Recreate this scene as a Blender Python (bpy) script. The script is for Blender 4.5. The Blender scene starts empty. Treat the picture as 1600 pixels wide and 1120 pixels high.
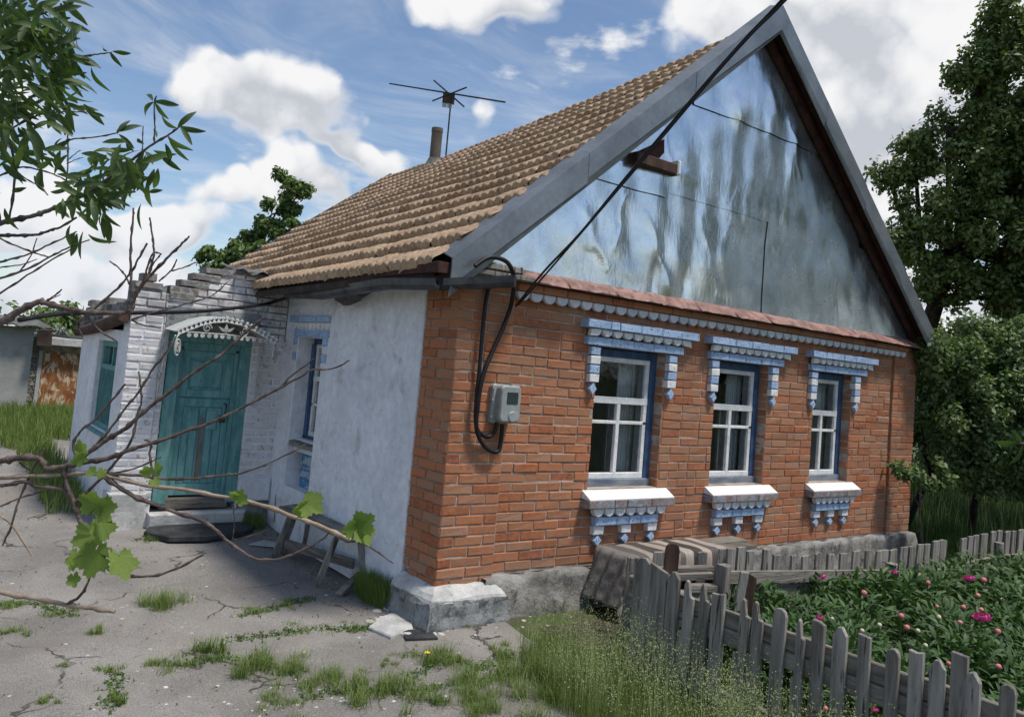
import bpy, math, random
import numpy as np
from mathutils import Vector, Matrix
random.seed(7); rng = np.random.default_rng(7)
R = math.radians
scene = bpy.context.scene
COL = scene.collection
def lerp(a, b, t): return a + (b - a) * t

# ------------------------------------------------------------------ camera
CAM = np.array([-3.2921, -5.0444, 1.9251])
Mx = np.array([[0.79343767, -0.60277098, 0.08440267],
               [-0.10836245, -0.00344026, 0.9941055],
               [-0.59892758, -0.79790683, -0.06804738]])
FPX, CXP, CYP = 1258.0, 800.0, 490.0
cd = bpy.data.cameras.new('camera')
cam = bpy.data.objects.new('camera', cd); COL.objects.link(cam)
m4 = Matrix.Identity(4)
for i in range(3):
    for j in range(3):
        m4[i][j] = Mx[j][i]
    m4[i][3] = CAM[i]
cam.matrix_world = m4
cd.sensor_fit = 'HORIZONTAL'; cd.sensor_width = 36.0
cd.lens = FPX / 1600 * 36; cd.shift_y = -70 / 1600
cd.clip_start = 0.05; cd.clip_end = 3000
scene.camera = cam

# ------------------------------------------------------------------ sun, sky, exposure
SUN_DIR = Vector((0.19, -0.36, 0.95)).normalized()      # from the ground towards the sun
sl = bpy.data.lights.new('sun', 'SUN'); sl.energy = 2.1; sl.angle = R(9); sl.color = (1.0, 0.94, 0.85)
so = bpy.data.objects.new('sun', sl); COL.objects.link(so)
so.rotation_euler = SUN_DIR.to_track_quat('Z', 'Y').to_euler()
scene.view_settings.view_transform = 'Standard'
scene.view_settings.look = 'None'
scene.view_settings.exposure = 0.92
scene.view_settings.gamma = 1.0
scene.view_settings.use_curve_mapping = False

class NT:
    def __init__(s, tree): s.t = tree; s.n = tree.nodes; s.l = tree.links
    def node(s, kind, **kw):
        nd = s.n.new(kind)
        for k, v in kw.items(): setattr(nd, k, v)
        return nd
    def put(s, sock, v):
        if hasattr(v, 'is_output'): s.l.new(v, sock)
        elif v is not None: sock.default_value = v
    def math(s, op, a, b=None, c=None, clamp=False):
        nd = s.node('ShaderNodeMath', operation=op, use_clamp=clamp)
        s.put(nd.inputs[0], a)
        if b is not None: s.put(nd.inputs[1], b)
        if c is not None: s.put(nd.inputs[2], c)
        return nd.outputs[0]
    def vmath(s, op, a, b=None):
        nd = s.node('ShaderNodeVectorMath', operation=op)
        s.put(nd.inputs[0], a)
        if b is not None: s.put(nd.inputs[1], b)
        return nd.outputs['Value'] if op in ('DOT_PRODUCT', 'LENGTH') else nd.outputs[0]
    def noise(s, vec, scale, detail=4, rough=0.55, dist=0.0):
        nd = s.node('ShaderNodeTexNoise')
        s.put(nd.inputs['Vector'], vec); nd.inputs['Scale'].default_value = scale
        nd.inputs['Detail'].default_value = detail; nd.inputs['Roughness'].default_value = rough
        nd.inputs['Distortion'].default_value = dist
        return nd.outputs['Fac']
    def mapr(s, v, a, b, c=0.0, d=1.0, smooth=True):
        nd = s.node('ShaderNodeMapRange', interpolation_type='SMOOTHSTEP' if smooth else 'LINEAR')
        s.put(nd.inputs[0], v)
        for i, x in enumerate((a, b, c, d)): s.put(nd.inputs[i + 1], x)
        return nd.outputs[0]
    def mix(s, f, a, b, mode='MIX'):
        nd = s.node('ShaderNodeMix', data_type='RGBA', blend_type=mode)
        s.put(nd.inputs[0], f)
        for k, v in ((6, a), (7, b)):
            if isinstance(v, (tuple, list)): v = tuple(v) + (1.0,) if len(v) == 3 else tuple(v)
            s.put(nd.inputs[k], v)
        return nd.outputs[2]
    def scalev(s, vec, sc):
        nd = s.node('ShaderNodeMapping'); s.put(nd.inputs['Vector'], vec)
        nd.inputs['Scale'].default_value = sc
        return nd.outputs[0]

def ray(px, py):
    return Mx.T @ np.array([px - CXP, -(py - CYP), -FPX])
def pix(px, py, depth):                       # point seen at a pixel of the photo, depth metres along the view axis
    return CAM + ray(px, py) * (depth / FPX)
def onp(px, py, ax, v):                       # the same on the plane axis = v
    d = ray(px, py); return CAM + d * ((v - CAM[ax]) / d[ax])

# world
W = bpy.data.worlds.new('World'); scene.world = W; W.use_nodes = True
W.cycles.sampling_method = 'MANUAL'; W.cycles.sample_map_resolution = 512
wt = NT(W.node_tree); wt.n.clear()
sky = wt.node('ShaderNodeTexSky', sky_type='NISHITA', sun_disc=False)
sky.sun_elevation = math.asin(SUN_DIR.z)
sky.sun_rotation = math.atan2(SUN_DIR.x, SUN_DIR.y)
sky.altitude = 100; sky.air_density = 1.0; sky.dust_density = 0.6; sky.ozone_density = 1.6
tc = wt.node('ShaderNodeTexCoord'); D = wt.vmath('NORMALIZE', tc.outputs['Generated'])
sep = wt.node('ShaderNodeSeparateXYZ'); wt.put(sep.inputs[0], D); Dz = sep.outputs[2]
# cloud layers: project directions on a flat layer for perspective-correct structure
inv = wt.math('DIVIDE', 1.0, wt.math('MAXIMUM', wt.math('ADD', Dz, 0.10), 0.03))
flat = wt.node('ShaderNodeVectorMath', operation='SCALE'); wt.put(flat.inputs[0], D); wt.put(flat.inputs['Scale'], inv)
FL = flat.outputs[0]
def vnoise(vec, scale, amp, detail=5):
    nd = wt.node('ShaderNodeTexNoise'); wt.put(nd.inputs['Vector'], vec); nd.inputs['Scale'].default_value = scale; nd.inputs['Detail'].default_value = detail; nd.inputs['Roughness'].default_value = .55
    o = wt.vmath('SUBTRACT', nd.outputs['Color'], (.5, .5, .5)); q = wt.node('ShaderNodeVectorMath', operation='SCALE'); wt.put(q.inputs[0], o); q.inputs['Scale'].default_value = amp; return q.outputs[0]
def vor(vec, scale):
    nd = wt.node('ShaderNodeTexVoronoi', feature='F1'); wt.put(nd.inputs['Vector'], vec); nd.inputs['Scale'].default_value = scale; return nd.outputs['Distance']
DW = wt.vmath('ADD', D, wt.vmath('ADD', vnoise(D, 4.5, .15, 3), vnoise(D, 16, .045, 1)))
nz_a = wt.noise(D, 9.0, 6, 0.6)
nz_c = wt.noise(wt.scalev(D, (1.0, 1.0, 2.6)), 3.6, 6, 0.6)
cir = wt.noise(wt.scalev(wt.vmath('ADD', FL, vnoise(FL, 1.1, .9, 1)), (0.55, 1.5, 1.0)), 1.5, 6, 0.66)
VWp = wt.vmath('ADD', D, vnoise(D, 22, .03, 1))
bil = wt.math('ADD', wt.math('SUBTRACT', .42, vor(VWp, 13)), wt.math('MULTIPLY', wt.math('SUBTRACT', .42, vor(VWp, 31)), .5))
puff = wt.math('ADD', wt.math('MULTIPLY', wt.math('SUBTRACT', nz_a, 0.5), 1.0), wt.math('MULTIPLY', bil, 0.75))
# cumulus bodies: (px, py, rx, ry, tilt degrees, weight)
clouds = [(385, 140, 84, 44, 8, 1.0), (455, 165, 84, 54, 22, 1.0), (545, 228, 74, 28, 20, .9),
          (480, 290, 60, 44, 0, .9), (355, 295, 62, 26, 0, .7), (778, 190, 50, 34, -30, .30), (765, 178, 24, 16, 30, .3),
          (250, 345, 75, 45, 0, .95), (170, 420, 150, 45, 5, .75), (60, 330, 110, 60, 0, .8), (40, 480, 150, 60, 0, .6),
          (760, 25, 120, 42, 5, .62), (1150, 25, 90, 60, 0, .85), (1330, 60, 190, 110, 0, 1.0),
          (1450, 190, 190, 110, 0, 1.0), (1600, 120, 250, 220, 0, .9), (1410, 350, 90, 60, 0, .9), (1500, 480, 160, 70, 0, .8),
          (310, 480, 160, 60, 0, .7), (1750, 300, 300, 200, 0, .8), (-300, 150, 260, 160, 0, .8), (1200, -500, 500, 200, 0, .8)]
best = None; shs = None; shw = None
for (px, py, rx, ry, tl, wgt) in clouds:
    c = ray(px, py); c = c / np.linalg.norm(c)
    ex = ray(px + 10, py + 10 * math.tan(R(tl))); ex = ex / np.linalg.norm(ex); ex = ex - c * (ex @ c); ex /= np.linalg.norm(ex)
    ey = np.cross(c, ex)
    sc = FPX * math.sqrt(1 + ((px - CXP) ** 2 + (py - CYP) ** 2) / FPX ** 2)
    if ey[2] < 0: ey = -ey
    u = wt.math('MULTIPLY', wt.vmath('DOT_PRODUCT', DW, tuple(ex)), sc / rx)
    v = wt.math('MULTIPLY', wt.vmath('DOT_PRODUCT', DW, tuple(ey)), sc / ry)
    vv = wt.math('MULTIPLY', v, wt.mapr(v, -0.2, 0.2, 1.2, 1.0))
    r2 = wt.math('SQRT', wt.math('ADD', wt.math('MULTIPLY', u, u), wt.math('MULTIPLY', vv, vv)))
    front = wt.mapr(wt.vmath('DOT_PRODUCT', D, tuple(c)), 0.0, 0.2)
    dn = wt.math('SUBTRACT', wt.math('MULTIPLY', wt.math('SUBTRACT', wgt + 1.36, r2), front), .8)
    if rx < 60: dn = wt.math('MULTIPLY', dn, .35)
    sh = wt.math('ADD', wt.math('MULTIPLY', v, 0.5), 0.55, clamp=True)
    wq = wt.math('POWER', wt.math('MAXIMUM', wt.math('ADD', dn, .8), .01), 5.0)
    if best is None: best, shs, shw = dn, wt.math('MULTIPLY', sh, wq), wq
    else:
        shs = wt.math('ADD', shs, wt.math('MULTIPLY', sh, wq)); shw = wt.math('ADD', shw, wq)
        best = wt.math('SMOOTH_MAX', best, dn, .25)
shade = wt.math('DIVIDE', shs, wt.math('ADD', shw, .0001))
gen = wt.math('MULTIPLY', wt.math('SUBTRACT', nz_c, wt.mapr(Dz, 0.0, 0.35, 0.44, 0.60)), 3.4)   # general broken cloud, denser low down
dens = wt.math('MAXIMUM', wt.math('ADD', best, wt.math('MULTIPLY', puff, 1.1)), wt.math('ADD', gen, wt.math('MULTIPLY', puff, 0.6)))
cum = wt.mapr(dens, 0.0, 0.42)
cirm = wt.math('MULTIPLY', wt.mapr(cir, 0.40, 0.80), 0.55)
mask = wt.math('SUBTRACT', 1.0, wt.math('MULTIPLY', wt.math('SUBTRACT', 1.0, cum), wt.math('SUBTRACT', 1.0, cirm)))
shd = wt.math('ADD', wt.math('MULTIPLY', wt.math('ADD', shade, .06), .95), wt.math('ADD', wt.math('MULTIPLY', wt.math('SUBTRACT', nz_a, 0.5), 2.0), wt.math('MULTIPLY', bil, 1.1)))
edge = wt.mapr(dens, 0.0, 0.55, 1.0, 0.0)
lite = wt.math('MAXIMUM', shd, wt.math('MULTIPLY', edge, 0.55))
ccol = wt.mix(wt.mapr(lite, -0.32, 0.80), (0.50, 0.54, 0.61), (0.98, 0.98, 0.99))
ccol = wt.mix(wt.math('MULTIPLY', wt.mapr(Dz, 0.0, 0.2, 1.0, 0.0), .35), ccol, (0.66, 0.74, 0.86))
skyc = wt.node('ShaderNodeHueSaturation'); skyc.inputs['Saturation'].default_value = 1.02
wt.put(skyc.inputs['Color'], sky.outputs[0])
bg1 = wt.node('ShaderNodeBackground'); bg1.inputs['Strength'].default_value = 0.072; wt.put(bg1.inputs[0], skyc.outputs[0])
bg2 = wt.node('ShaderNodeBackground'); bg2.inputs['Strength'].default_value = 0.50; wt.put(bg2.inputs[0], ccol)
mx = wt.node('ShaderNodeMixShader'); wt.put(mx.inputs[0], mask); wt.l.new(bg1.outputs[0], mx.inputs[1]); wt.l.new(bg2.outputs[0], mx.inputs[2])
wo = wt.node('ShaderNodeOutputWorld'); wt.l.new(mx.outputs[0], wo.inputs[0])

cy = scene.cycles; cy.max_bounces = 6; cy.diffuse_bounces = 3; cy.glossy_bounces = 3; cy.transmission_bounces = 3; cy.transparent_max_bounces = 6
# ------------------------------------------------------------------ materials
MATS = {}
def material(name, c1, c2, scale=6, rough=0.85, bump=0.3, bscale=40, rnd=0.0, grain=None, spots=None, spots2=None,
             metal=0.0, spec=0.3, island=True, trans=0.0, streak=None, bdist=0.01):
    if name in MATS: return MATS[name]
    m = bpy.data.materials.new(name); m.use_nodes = True
    t = NT(m.node_tree); t.n.clear()
    tco = t.node('ShaderNodeTexCoord'); V = tco.outputs['Object']
    oi = t.node('ShaderNodeObjectInfo'); gi = t.node('ShaderNodeNewGeometry')
    rv = t.math('FRACT', t.math('ADD', t.math('MULTIPLY', gi.outputs['Random Per Island'], 7.31), t.math('MULTIPLY', oi.outputs['Random'], 3.17)))
    off = t.node('ShaderNodeCombineXYZ')
    for i in range(3): t.put(off.inputs[i], t.math('MULTIPLY', rv, 11.0 + i * 5) if rnd or grain else 0.0)
    V2 = t.vmath('ADD', V, off.outputs[0])
    if grain: V2 = t.scalev(V2, grain)
    n1 = t.noise(V2, scale, 6, 0.6, 0.2)
    f = t.mapr(n1, 0.3, 0.7)
    if rnd: f = t.math('ADD', t.math('MULTIPLY', f, 1 - rnd), t.math('MULTIPLY', rv, rnd), clamp=True)
    col = t.mix(f, c1, c2)
    n2 = t.noise(V2, scale * 7, 4, 0.6)
    col = t.mix(1.0, col, t.mix(n2, (0.72, 0.72, 0.72), (1.25, 1.25, 1.25)), 'MULTIPLY')
    for sp in (spots, spots2):
        if sp:
            scol, ssc, lo, hi = sp[:4]; amt = sp[4] if len(sp) > 4 else 1.0
            ns = t.noise(V2 if len(sp) < 6 else t.scalev(V, sp[5]), ssc, 6, 0.65, 0.4)
            col = t.mix(t.math('MULTIPLY', t.mapr(ns, lo, hi), amt), col, scol)
    b = t.node('ShaderNodeBsdfPrincipled')
    t.put(b.inputs['Base Color'], col); b.inputs['Roughness'].default_value = rough
    b.inputs['Metallic'].default_value = metal; b.inputs['Specular IOR Level'].default_value = spec
    if bump:
        bn = t.node('ShaderNodeBump'); bn.inputs['Strength'].default_value = bump; bn.inputs['Distance'].default_value = bdist
        t.put(bn.inputs['Height'], t.math('ADD', t.noise(V2, bscale, 6, 0.65), t.math('MULTIPLY', n1, 0.8)))
        t.l.new(bn.outputs[0], b.inputs['Normal'])
    out = t.node('ShaderNodeOutputMaterial')
    if trans:
        tl = t.node('ShaderNodeBsdfTranslucent'); t.put(tl.inputs[0], t.mix(1.0, col, (1.25, 1.4, .55), 'MULTIPLY'))
        ms = t.node('ShaderNodeMixShader'); ms.inputs[0].default_value = trans
        t.l.new(b.outputs[0], ms.inputs[1]); t.l.new(tl.outputs[0], ms.inputs[2]); t.l.new(ms.outputs[0], out.inputs[0])
    else: t.l.new(b.outputs[0], out.inputs[0])
    MATS[name] = m
    return m

def brick_material(name, cols, white=None, wamt=0.0):
    m = bpy.data.materials.new(name); m.use_nodes = True
    t = NT(m.node_tree); t.n.clear()
    gi = t.node('ShaderNodeNewGeometry'); oi = t.node('ShaderNodeObjectInfo'); P = gi.outputs['Position']
    rv = t.math('FRACT', t.math('ADD', t.math('MULTIPLY', gi.outputs['Random Per Island'], 7.31), t.math('MULTIPLY', oi.outputs['Random'], 3.17)))
    cr = t.node('ShaderNodeValToRGB'); e = cr.color_ramp.elements
    while len(e) < len(cols): e.new(0.5)
    for i, c in enumerate(cols):
        e[i].position = i / (len(cols) - 1); e[i].color = tuple(c) + (1,)
    t.put(cr.inputs[0], t.math('ADD', t.math('MULTIPLY', rv, 0.8), t.math('MULTIPLY', t.math('SUBTRACT', t.noise(P, 22, 5, 0.6), .4), .7), clamp=True))
    col = cr.outputs[0]
    n2 = t.noise(P, 90, 5, 0.65)
    col = t.mix(1.0, col, t.mix(n2, (0.62, 0.6, 0.58), (1.3, 1.3, 1.3)), 'MULTIPLY')
    # sooty weathering stains in drifts
    col = t.mix(t.math('MULTIPLY', t.mapr(t.noise(P, 1.3, 5, 0.6, .5), 0.46, 0.72), 0.40), col, (0.20, 0.125, 0.085))
    col = t.mix(t.math('MULTIPLY', t.mapr(t.noise(P, 30, 6, 0.7, .5), 0.62, 0.75), 0.6), col, (0.12, 0.08, 0.06))
    col = t.mix(t.math('MULTIPLY', t.mapr(t.noise(P, 12, 6, 0.7, .5), 0.66, 0.76), 0.5), col, (0.42, 0.36, 0.31))
    if white:
        wn = t.noise(P, 14, 8, 0.7, .6)
        col = t.mix(t.mapr(wn, wamt - 0.05, wamt + 0.05, 1.0, 0.0), col, t.mix(t.noise(P, 5, 4), tuple(x * .78 for x in white), white))
        hz = t.node('ShaderNodeSeparateXYZ'); t.put(hz.inputs[0], P)
        damp = t.math('MULTIPLY', t.mapr(hz.outputs[2], 1.85, 2.3, .25, 1.0), t.mapr(t.noise(P, 4.5, 6, .7, .5), .38, .62))
        col = t.mix(t.math('MULTIPLY', damp, .65), col, (.21, .195, .185))
    b = t.node('ShaderNodeBsdfPrincipled'); t.put(b.inputs['Base Color'], col)
    b.inputs['Roughness'].default_value = 0.9; b.inputs['Specular IOR Level'].default_value = 0.2
    bn = t.node('ShaderNodeBump'); bn.inputs['Strength'].default_value = 0.55; bn.inputs['Distance'].default_value = 0.006
    t.put(bn.inputs['Height'], t.math('ADD', t.noise(P, 60, 6, 0.7), t.noise(P, 16, 3)))
    t.l.new(bn.outputs[0], b.inputs['Normal'])
    out = t.node('ShaderNodeOutputMaterial'); t.l.new(b.outputs[0], out.inputs[0])
    return m

M_brick = brick_material('orange_brick', [(.26, .10, .055), (.40, .145, .068), (.34, .175, .105), (.46, .17, .078), (.34, .205, .135), (.43, .19, .10), (.30, .13, .075)])
M_wbrick = brick_material('limewashed_brick', [(.34, .26, .21), (.40, .33, .28), (.30, .20, .15)], (.76, .75, .76), 0.60)
M_rawbrick = brick_material('bare_parapet_brick', [(.12, .11, .10), (.22, .205, .19), (.17, .14, .125)], (.40, .39, .38), 0.47)
M_mortar = material('mortar', (.26, .19, .145), (.48, .42, .37), 9, .95, .5, 60)
M_plaster = material('pale_blue_limewash', (.66, .68, .72), (.80, .81, .85), 2.2, .92, .5, 26,
                     spots=((.36, .34, .33), 4, .55, .72, .55), spots2=((.24, .24, .25), 30, .62, .70, .6, (.5, .5, 1.6)), bdist=.018)
M_lilac = material('whitewashed_render', (.66, .66, .69), (.80, .80, .82), 3, .92, .6, 34, spots=((.33, .30, .28), 9, .60, .72, .6), bdist=.015)
M_found = material('stained_foundation', (.13, .125, .115), (.33, .32, .30), 5, .95, .8, 24, spots=((.06, .055, .05), 7, .52, .66, .8), bdist=.02)
M_concr = material('pale_concrete', (.36, .36, .35), (.56, .56, .54), 5, .93, .5, 30, spots=((.18, .18, .17), 9, .58, .7, .7), bdist=.015)
M_dconcr = material('grey_concrete', (.16, .17, .17), (.30, .31, .31), 6, .95, .7, 22, spots=((.07, .075, .08), 11, .5, .62, .8), bdist=.02)
M_sillw = material('sill_whitewash', (.70, .69, .66), (.84, .83, .80), 8, .9, .4, 50)
M_sillc = material('worn_sill_edge', (.17, .15, .145), (.32, .29, .29), 14, .9, .6, 40, rnd=.2, spots=((.26, .37, .55), 20, .54, .62, .7), spots2=((.26, .12, .09), 13, .54, .62, .7))
M_blue = material('chipped_pale_blue_paint', (.28, .41, .62), (.42, .55, .74), 12, .8, .4, 60, rnd=.4, spots=((.12, .11, .12), 48, .565, .62, .9), spots2=((.30, .16, .12), 15, .66, .72, .7))
M_white = material('chipped_white_paint', (.66, .66, .66), (.80, .80, .80), 12, .75, .35, 60, rnd=.3, spots=((.20, .14, .12), 46, .59, .64, .9))
M_scal = material('white_scallop_paint', (.52, .53, .56), (.74, .75, .77), 10, .8, .35, 60, rnd=.6, spots=((.25, .24, .25), 40, .64, .70, .6))
M_navy = material('navy_frame_paint', (.028, .060, .13), (.065, .12, .23), 9, .6, .4, 50, spots=((.20, .26, .33), 30, .62, .70, .7))
M_frame = material('white_frame_paint', (.62, .62, .61), (.82, .82, .81), 8, .6, .4, 50, spots=((.28, .25, .22), 38, .62, .70, .8))
M_greyw = material('grey_blue_sill_board', (.10, .13, .18), (.25, .27, .30), 12, .85, .5, 50, grain=(.3, 1, 1))
M_teal = material('peeling_teal_paint', (.085, .25, .26), (.19, .38, .38), 7, .75, .4, 50, grain=(2.0, 2.0, .55),
                  spots=((.15, .12, .10), 26, .66, .72, .9), spots2=((.02, .08, .09), 15, .60, .70, .6))
M_teald = material('weathered_teal_trim', (.07, .22, .22), (.18, .35, .34), 9, .7, .5, 50, grain=(2, 2, .5), spots=((.38, .40, .38), 30, .60, .68, .6))
M_tile = material('sandy_clay_tile', (.30, .19, .115), (.60, .44, .295), 7, .9, .7, 60, rnd=.5, spots=((.11, .075, .055), 12, .53, .66, .8), spots2=((.36, .17, .11), 5, .62, .70, .6))
M_deck = material('dark_roof_boards', (.030, .022, .018), (.07, .05, .04), 8, .95, .4, 30)
M_soffit = material('red_brown_soffit_paint', (.030, .012, .010), (.075, .032, .024), 6, .85, .4, 40, grain=(1, 1, 1), spots=((.20, .14, .11), 14, .62, .7, .5))
M_barge = material('grey_folded_tin', (.16, .175, .19), (.24, .26, .28), 3, .42, .12, 14, metal=.55, spec=.5, spots=((.10, .09, .085), 16, .66, .74, .6))
M_gutter = material('dark_gutter_tin', (.035, .037, .04), (.10, .10, .105), 5, .5, .2, 20, metal=.4)
M_rust = material('red_brown_tin_flashing', (.15, .075, .062), (.34, .20, .17), 9, .6, .5, 30, grain=(1, 1, 1), spots=((.06, .03, .025), 14, .55, .66, .8), spots2=((.55, .47, .43), 11, .62, .72, .7))
M_wood = material('weathered_grey_wood', (.12, .105, .088), (.40, .375, .34), 16, .93, .9, 60, rnd=.35, grain=(1.6, 1.6, .13),
                  spots=((.035, .03, .026), 18, .57, .66, .9), bdist=.015)
M_woodh = material('weathered_horizontal_wood', (.085, .073, .06), (.31, .285, .25), 16, .93, .9, 60, rnd=.35, grain=(.16, .16, 1.8),
                   spots=((.035, .03, .026), 20, .62, .70, .85), bdist=.012)
M_woodb = material('brown_board', (.040, .022, .017), (.10, .06, .045), 10, .85, .5, 50, grain=(1.5, 1.5, .2))
M_rubber = material('worn_black_rubber', (.020, .022, .024), (.055, .058, .062), 8, .75, .4, 40, spots=((.12, .12, .12), 10, .6, .72, .6))
M_black = material('black_cable_sleeve', (.008, .008, .009), (.018, .018, .02), 8, .5, 0)
M_meter = material('grey_meter_plastic', (.26, .28, .27), (.34, .36, .35), 5, .45, .05, 30)
M_rug = None
M_iron = material('rusty_wrought_iron', (.42, .42, .39), (.62, .62, .58), 20, .7, .2, 50, spots=((.12, .08, .06), 25, .55, .65, .8))
M_dark = material('dark_interior', (.02, .02, .02), (.05, .048, .045), 3, .95, 0)
M_curtain = material('grey_white_curtain', (.62, .63, .65), (.80, .81, .82), 3, .95, .1, 20)
M_bark = material('grey_bark', (.05, .042, .036), (.15, .135, .12), 12, .95, .8, 40, grain=(1.5, 1.5, .3))
M_dbark = material('dark_bark', (.018, .015, .013), (.05, .042, .036), 12, .95, .8, 40)
M_vine = material('brown_vine_bark', (.055, .038, .032), (.17, .13, .115), 30, .9, .7, 90, spots=((.30, .27, .25), 16, .6, .7, .5))
M_cane = material('tan_vine_cane', (.22, .165, .12), (.36, .29, .22), 20, .8, .4, 90, spots=((.10, .07, .055), 30, .6, .7, .6))
M_leafP = material('peach_leaf', (.030, .064, .019), (.095, .155, .044), 25, .5, .2, 50, rnd=.7, trans=.40, spec=.5)
M_leafV = material('young_grape_leaf', (.14, .22, .05), (.26, .34, .10), 20, .65, .3, 40, rnd=.6, trans=.50)
M_leafA = material('tree_leaf_dark', (.050, .098, .026), (.19, .26, .08), .5, .55, 0, rnd=.6, trans=.22, spec=.5)
M_leafB = material('shrub_leaf', (.042, .092, .028), (.175, .245, .08), .8, .6, 0, rnd=.6, trans=.22, spec=.5)
M_leafC = material('far_tree_leaf', (.065, .12, .04), (.19, .26, .085), .5, .6, 0, rnd=.5, trans=.25)
M_leafS = material('silvery_bush_leaf', (.20, .23, .18), (.36, .38, .32), .5, .8, 0, rnd=.5)
M_peonyL = material('peony_leaf', (.020, .056, .014), (.080, .155, .040), 3, .62, 0, rnd=.7, trans=.18, spec=.5)
M_grass = material('grass_blade', (.055, .115, .022), (.25, .31, .09), .9, .7, 0, rnd=.65, trans=.30)
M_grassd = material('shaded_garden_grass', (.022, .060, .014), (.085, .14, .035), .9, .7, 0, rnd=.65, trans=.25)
M_seed = material('pale_seed_head', (.24, .30, .13), (.44, .47, .26), 2, .9, 0, rnd=.6, trans=.25)
M_weed = material('low_weed_leaf', (.045, .10, .020), (.13, .21, .05), 3, .7, 0, rnd=.6, trans=.2)
M_pink = material('magenta_petal', (.56, .045, .26), (.74, .13, .42), 30, .6, .1, 40, rnd=.5, trans=.2)
M_bud = material('pale_pink_bud', (.55, .13, .16), (.68, .28, .26), 30, .6, .1, 40, rnd=.6)
M_budp = material('cream_green_bud', (.50, .48, .28), (.62, .50, .38), 30, .6, .1, 40, rnd=.6)
M_stem = material('green_stem', (.05, .11, .03), (.09, .15, .04), 10, .7, 0)
M_yellow = material('yellow_petal', (.75, .55, .02), (.85, .65, .05), 10, .7, 0)
M_rubble = material('lime_rubble', (.34, .33, .29), (.60, .59, .54), 12, .95, .6, 40, rnd=.7)
M_plate = material('pale_metal_sheet', (.34, .36, .34), (.44, .46, .44), 5, .6, .2, 20)
M_shed = material('grey_shed_render', (.30, .30, .285), (.40, .40, .38), 1.4, .95, .3, 14, spots=((.20, .20, .19), 5, .6, .72, .5, (.3, .3, 3.0)))
M_rustdoor = material('flaking_rust_door', (.20, .065, .025), (.36, .16, .06), 8, .85, .7, 25, grain=(1, 1, .45), spots=((.62, .52, .36), 11, .48, .60, .9), spots2=((.09, .04, .025), 14, .60, .70, .8))
M_slate = material('old_slate_roof', (.07, .07, .07), (.17, .17, .165), 7, .95, .6, 30)

def glass_mat():
    m = bpy.data.materials.new('window_glass'); m.use_nodes = True; t = NT(m.node_tree); t.n.clear()
    g = t.node('ShaderNodeBsdfGlossy'); g.inputs['Roughness'].default_value = 0.03; g.inputs[0].default_value = (.85, .9, .92, 1)
    tr = t.node('ShaderNodeBsdfTransparent'); tr.inputs[0].default_value = (.84, .87, .87, 1)
    fr = t.node('ShaderNodeFresnel'); fr.inputs[0].default_value = 1.5
    tcn = t.node('ShaderNodeTexCoord')
    bn = t.node('ShaderNodeBump'); bn.inputs['Strength'].default_value = .08; bn.inputs['Distance'].default_value = .02
    t.put(bn.inputs['Height'], t.noise(tcn.outputs['Object'], 5, 2)); t.l.new(bn.outputs[0], g.inputs['Normal'])
    ms = t.node('ShaderNodeMixShader'); t.put(ms.inputs[0], fr.outputs[0]); t.l.new(tr.outputs[0], ms.inputs[1]); t.l.new(g.outputs[0], ms.inputs[2])
    o = t.node('ShaderNodeOutputMaterial'); t.l.new(ms.outputs[0], o.inputs[0]); return m
M_glass = glass_mat()

def steel_mat():
    m = bpy.data.materials.new('galvanised_sheet'); m.use_nodes = True; t = NT(m.node_tree); t.n.clear()
    gi = t.node('ShaderNodeNewGeometry'); P = gi.outputs['Position']
    n = t.noise(P, 2.2, 6, .6, .4)
    vor = t.node('ShaderNodeTexVoronoi'); t.put(vor.inputs['Vector'], P); vor.inputs['Scale'].default_value = 70
    col = t.mix(t.mapr(n, .3, .7), (.52, .57, .60), (.76, .80, .83))
    col = t.mix(.16, col, vor.outputs['Color'], 'SOFT_LIGHT')
    col = t.mix(t.math('MULTIPLY', t.math('MULTIPLY', t.mapr(t.noise(P, 130, 4, .7), .56, .66), t.mapr(t.noise(P, 1.7, 3), .45, .6)), .5), col, (.80, .86, .92))
    col = t.mix(t.math('MULTIPLY', t.mapr(t.noise(t.scalev(P, (3, 1, .25)), 9, 5, .6), .62, .78), .4), col, (.72, .78, .84))
    b = t.node('ShaderNodeBsdfPrincipled'); t.put(b.inputs['Base Color'], col); b.inputs['Metallic'].default_value = .92
    t.put(b.inputs['Roughness'], t.mapr(t.noise(P, 3, 4, .6), .3, .75, .17, .31))
    bn = t.node('ShaderNodeBump'); bn.inputs['Strength'].default_value = .10; bn.inputs['Distance'].default_value = .004
    rg = t.math('ABSOLUTE', t.math('SUBTRACT', t.noise(t.scalev(P, (3.0, 1, .9)), 2.6, 5, .6), .5))
    rg2 = t.math('ABSOLUTE', t.math('SUBTRACT', t.noise(t.scalev(P, (2.0, 1, 1.2)), 7.5, 4, .6), .5))
    bn.inputs['Strength'].default_value = .30; bn.inputs['Distance'].default_value = .02
    t.put(bn.inputs['Height'], t.math('ADD', t.math('MULTIPLY', t.noise(P, 60, 2, .5), .012), t.math('ADD', rg, t.math('MULTIPLY', rg2, .35)))); t.l.new(bn.outputs[0], b.inputs['Normal'])
    o = t.node('ShaderNodeOutputMaterial'); t.l.new(b.outputs[0], o.inputs[0]); return m
M_steel = steel_mat()

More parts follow.
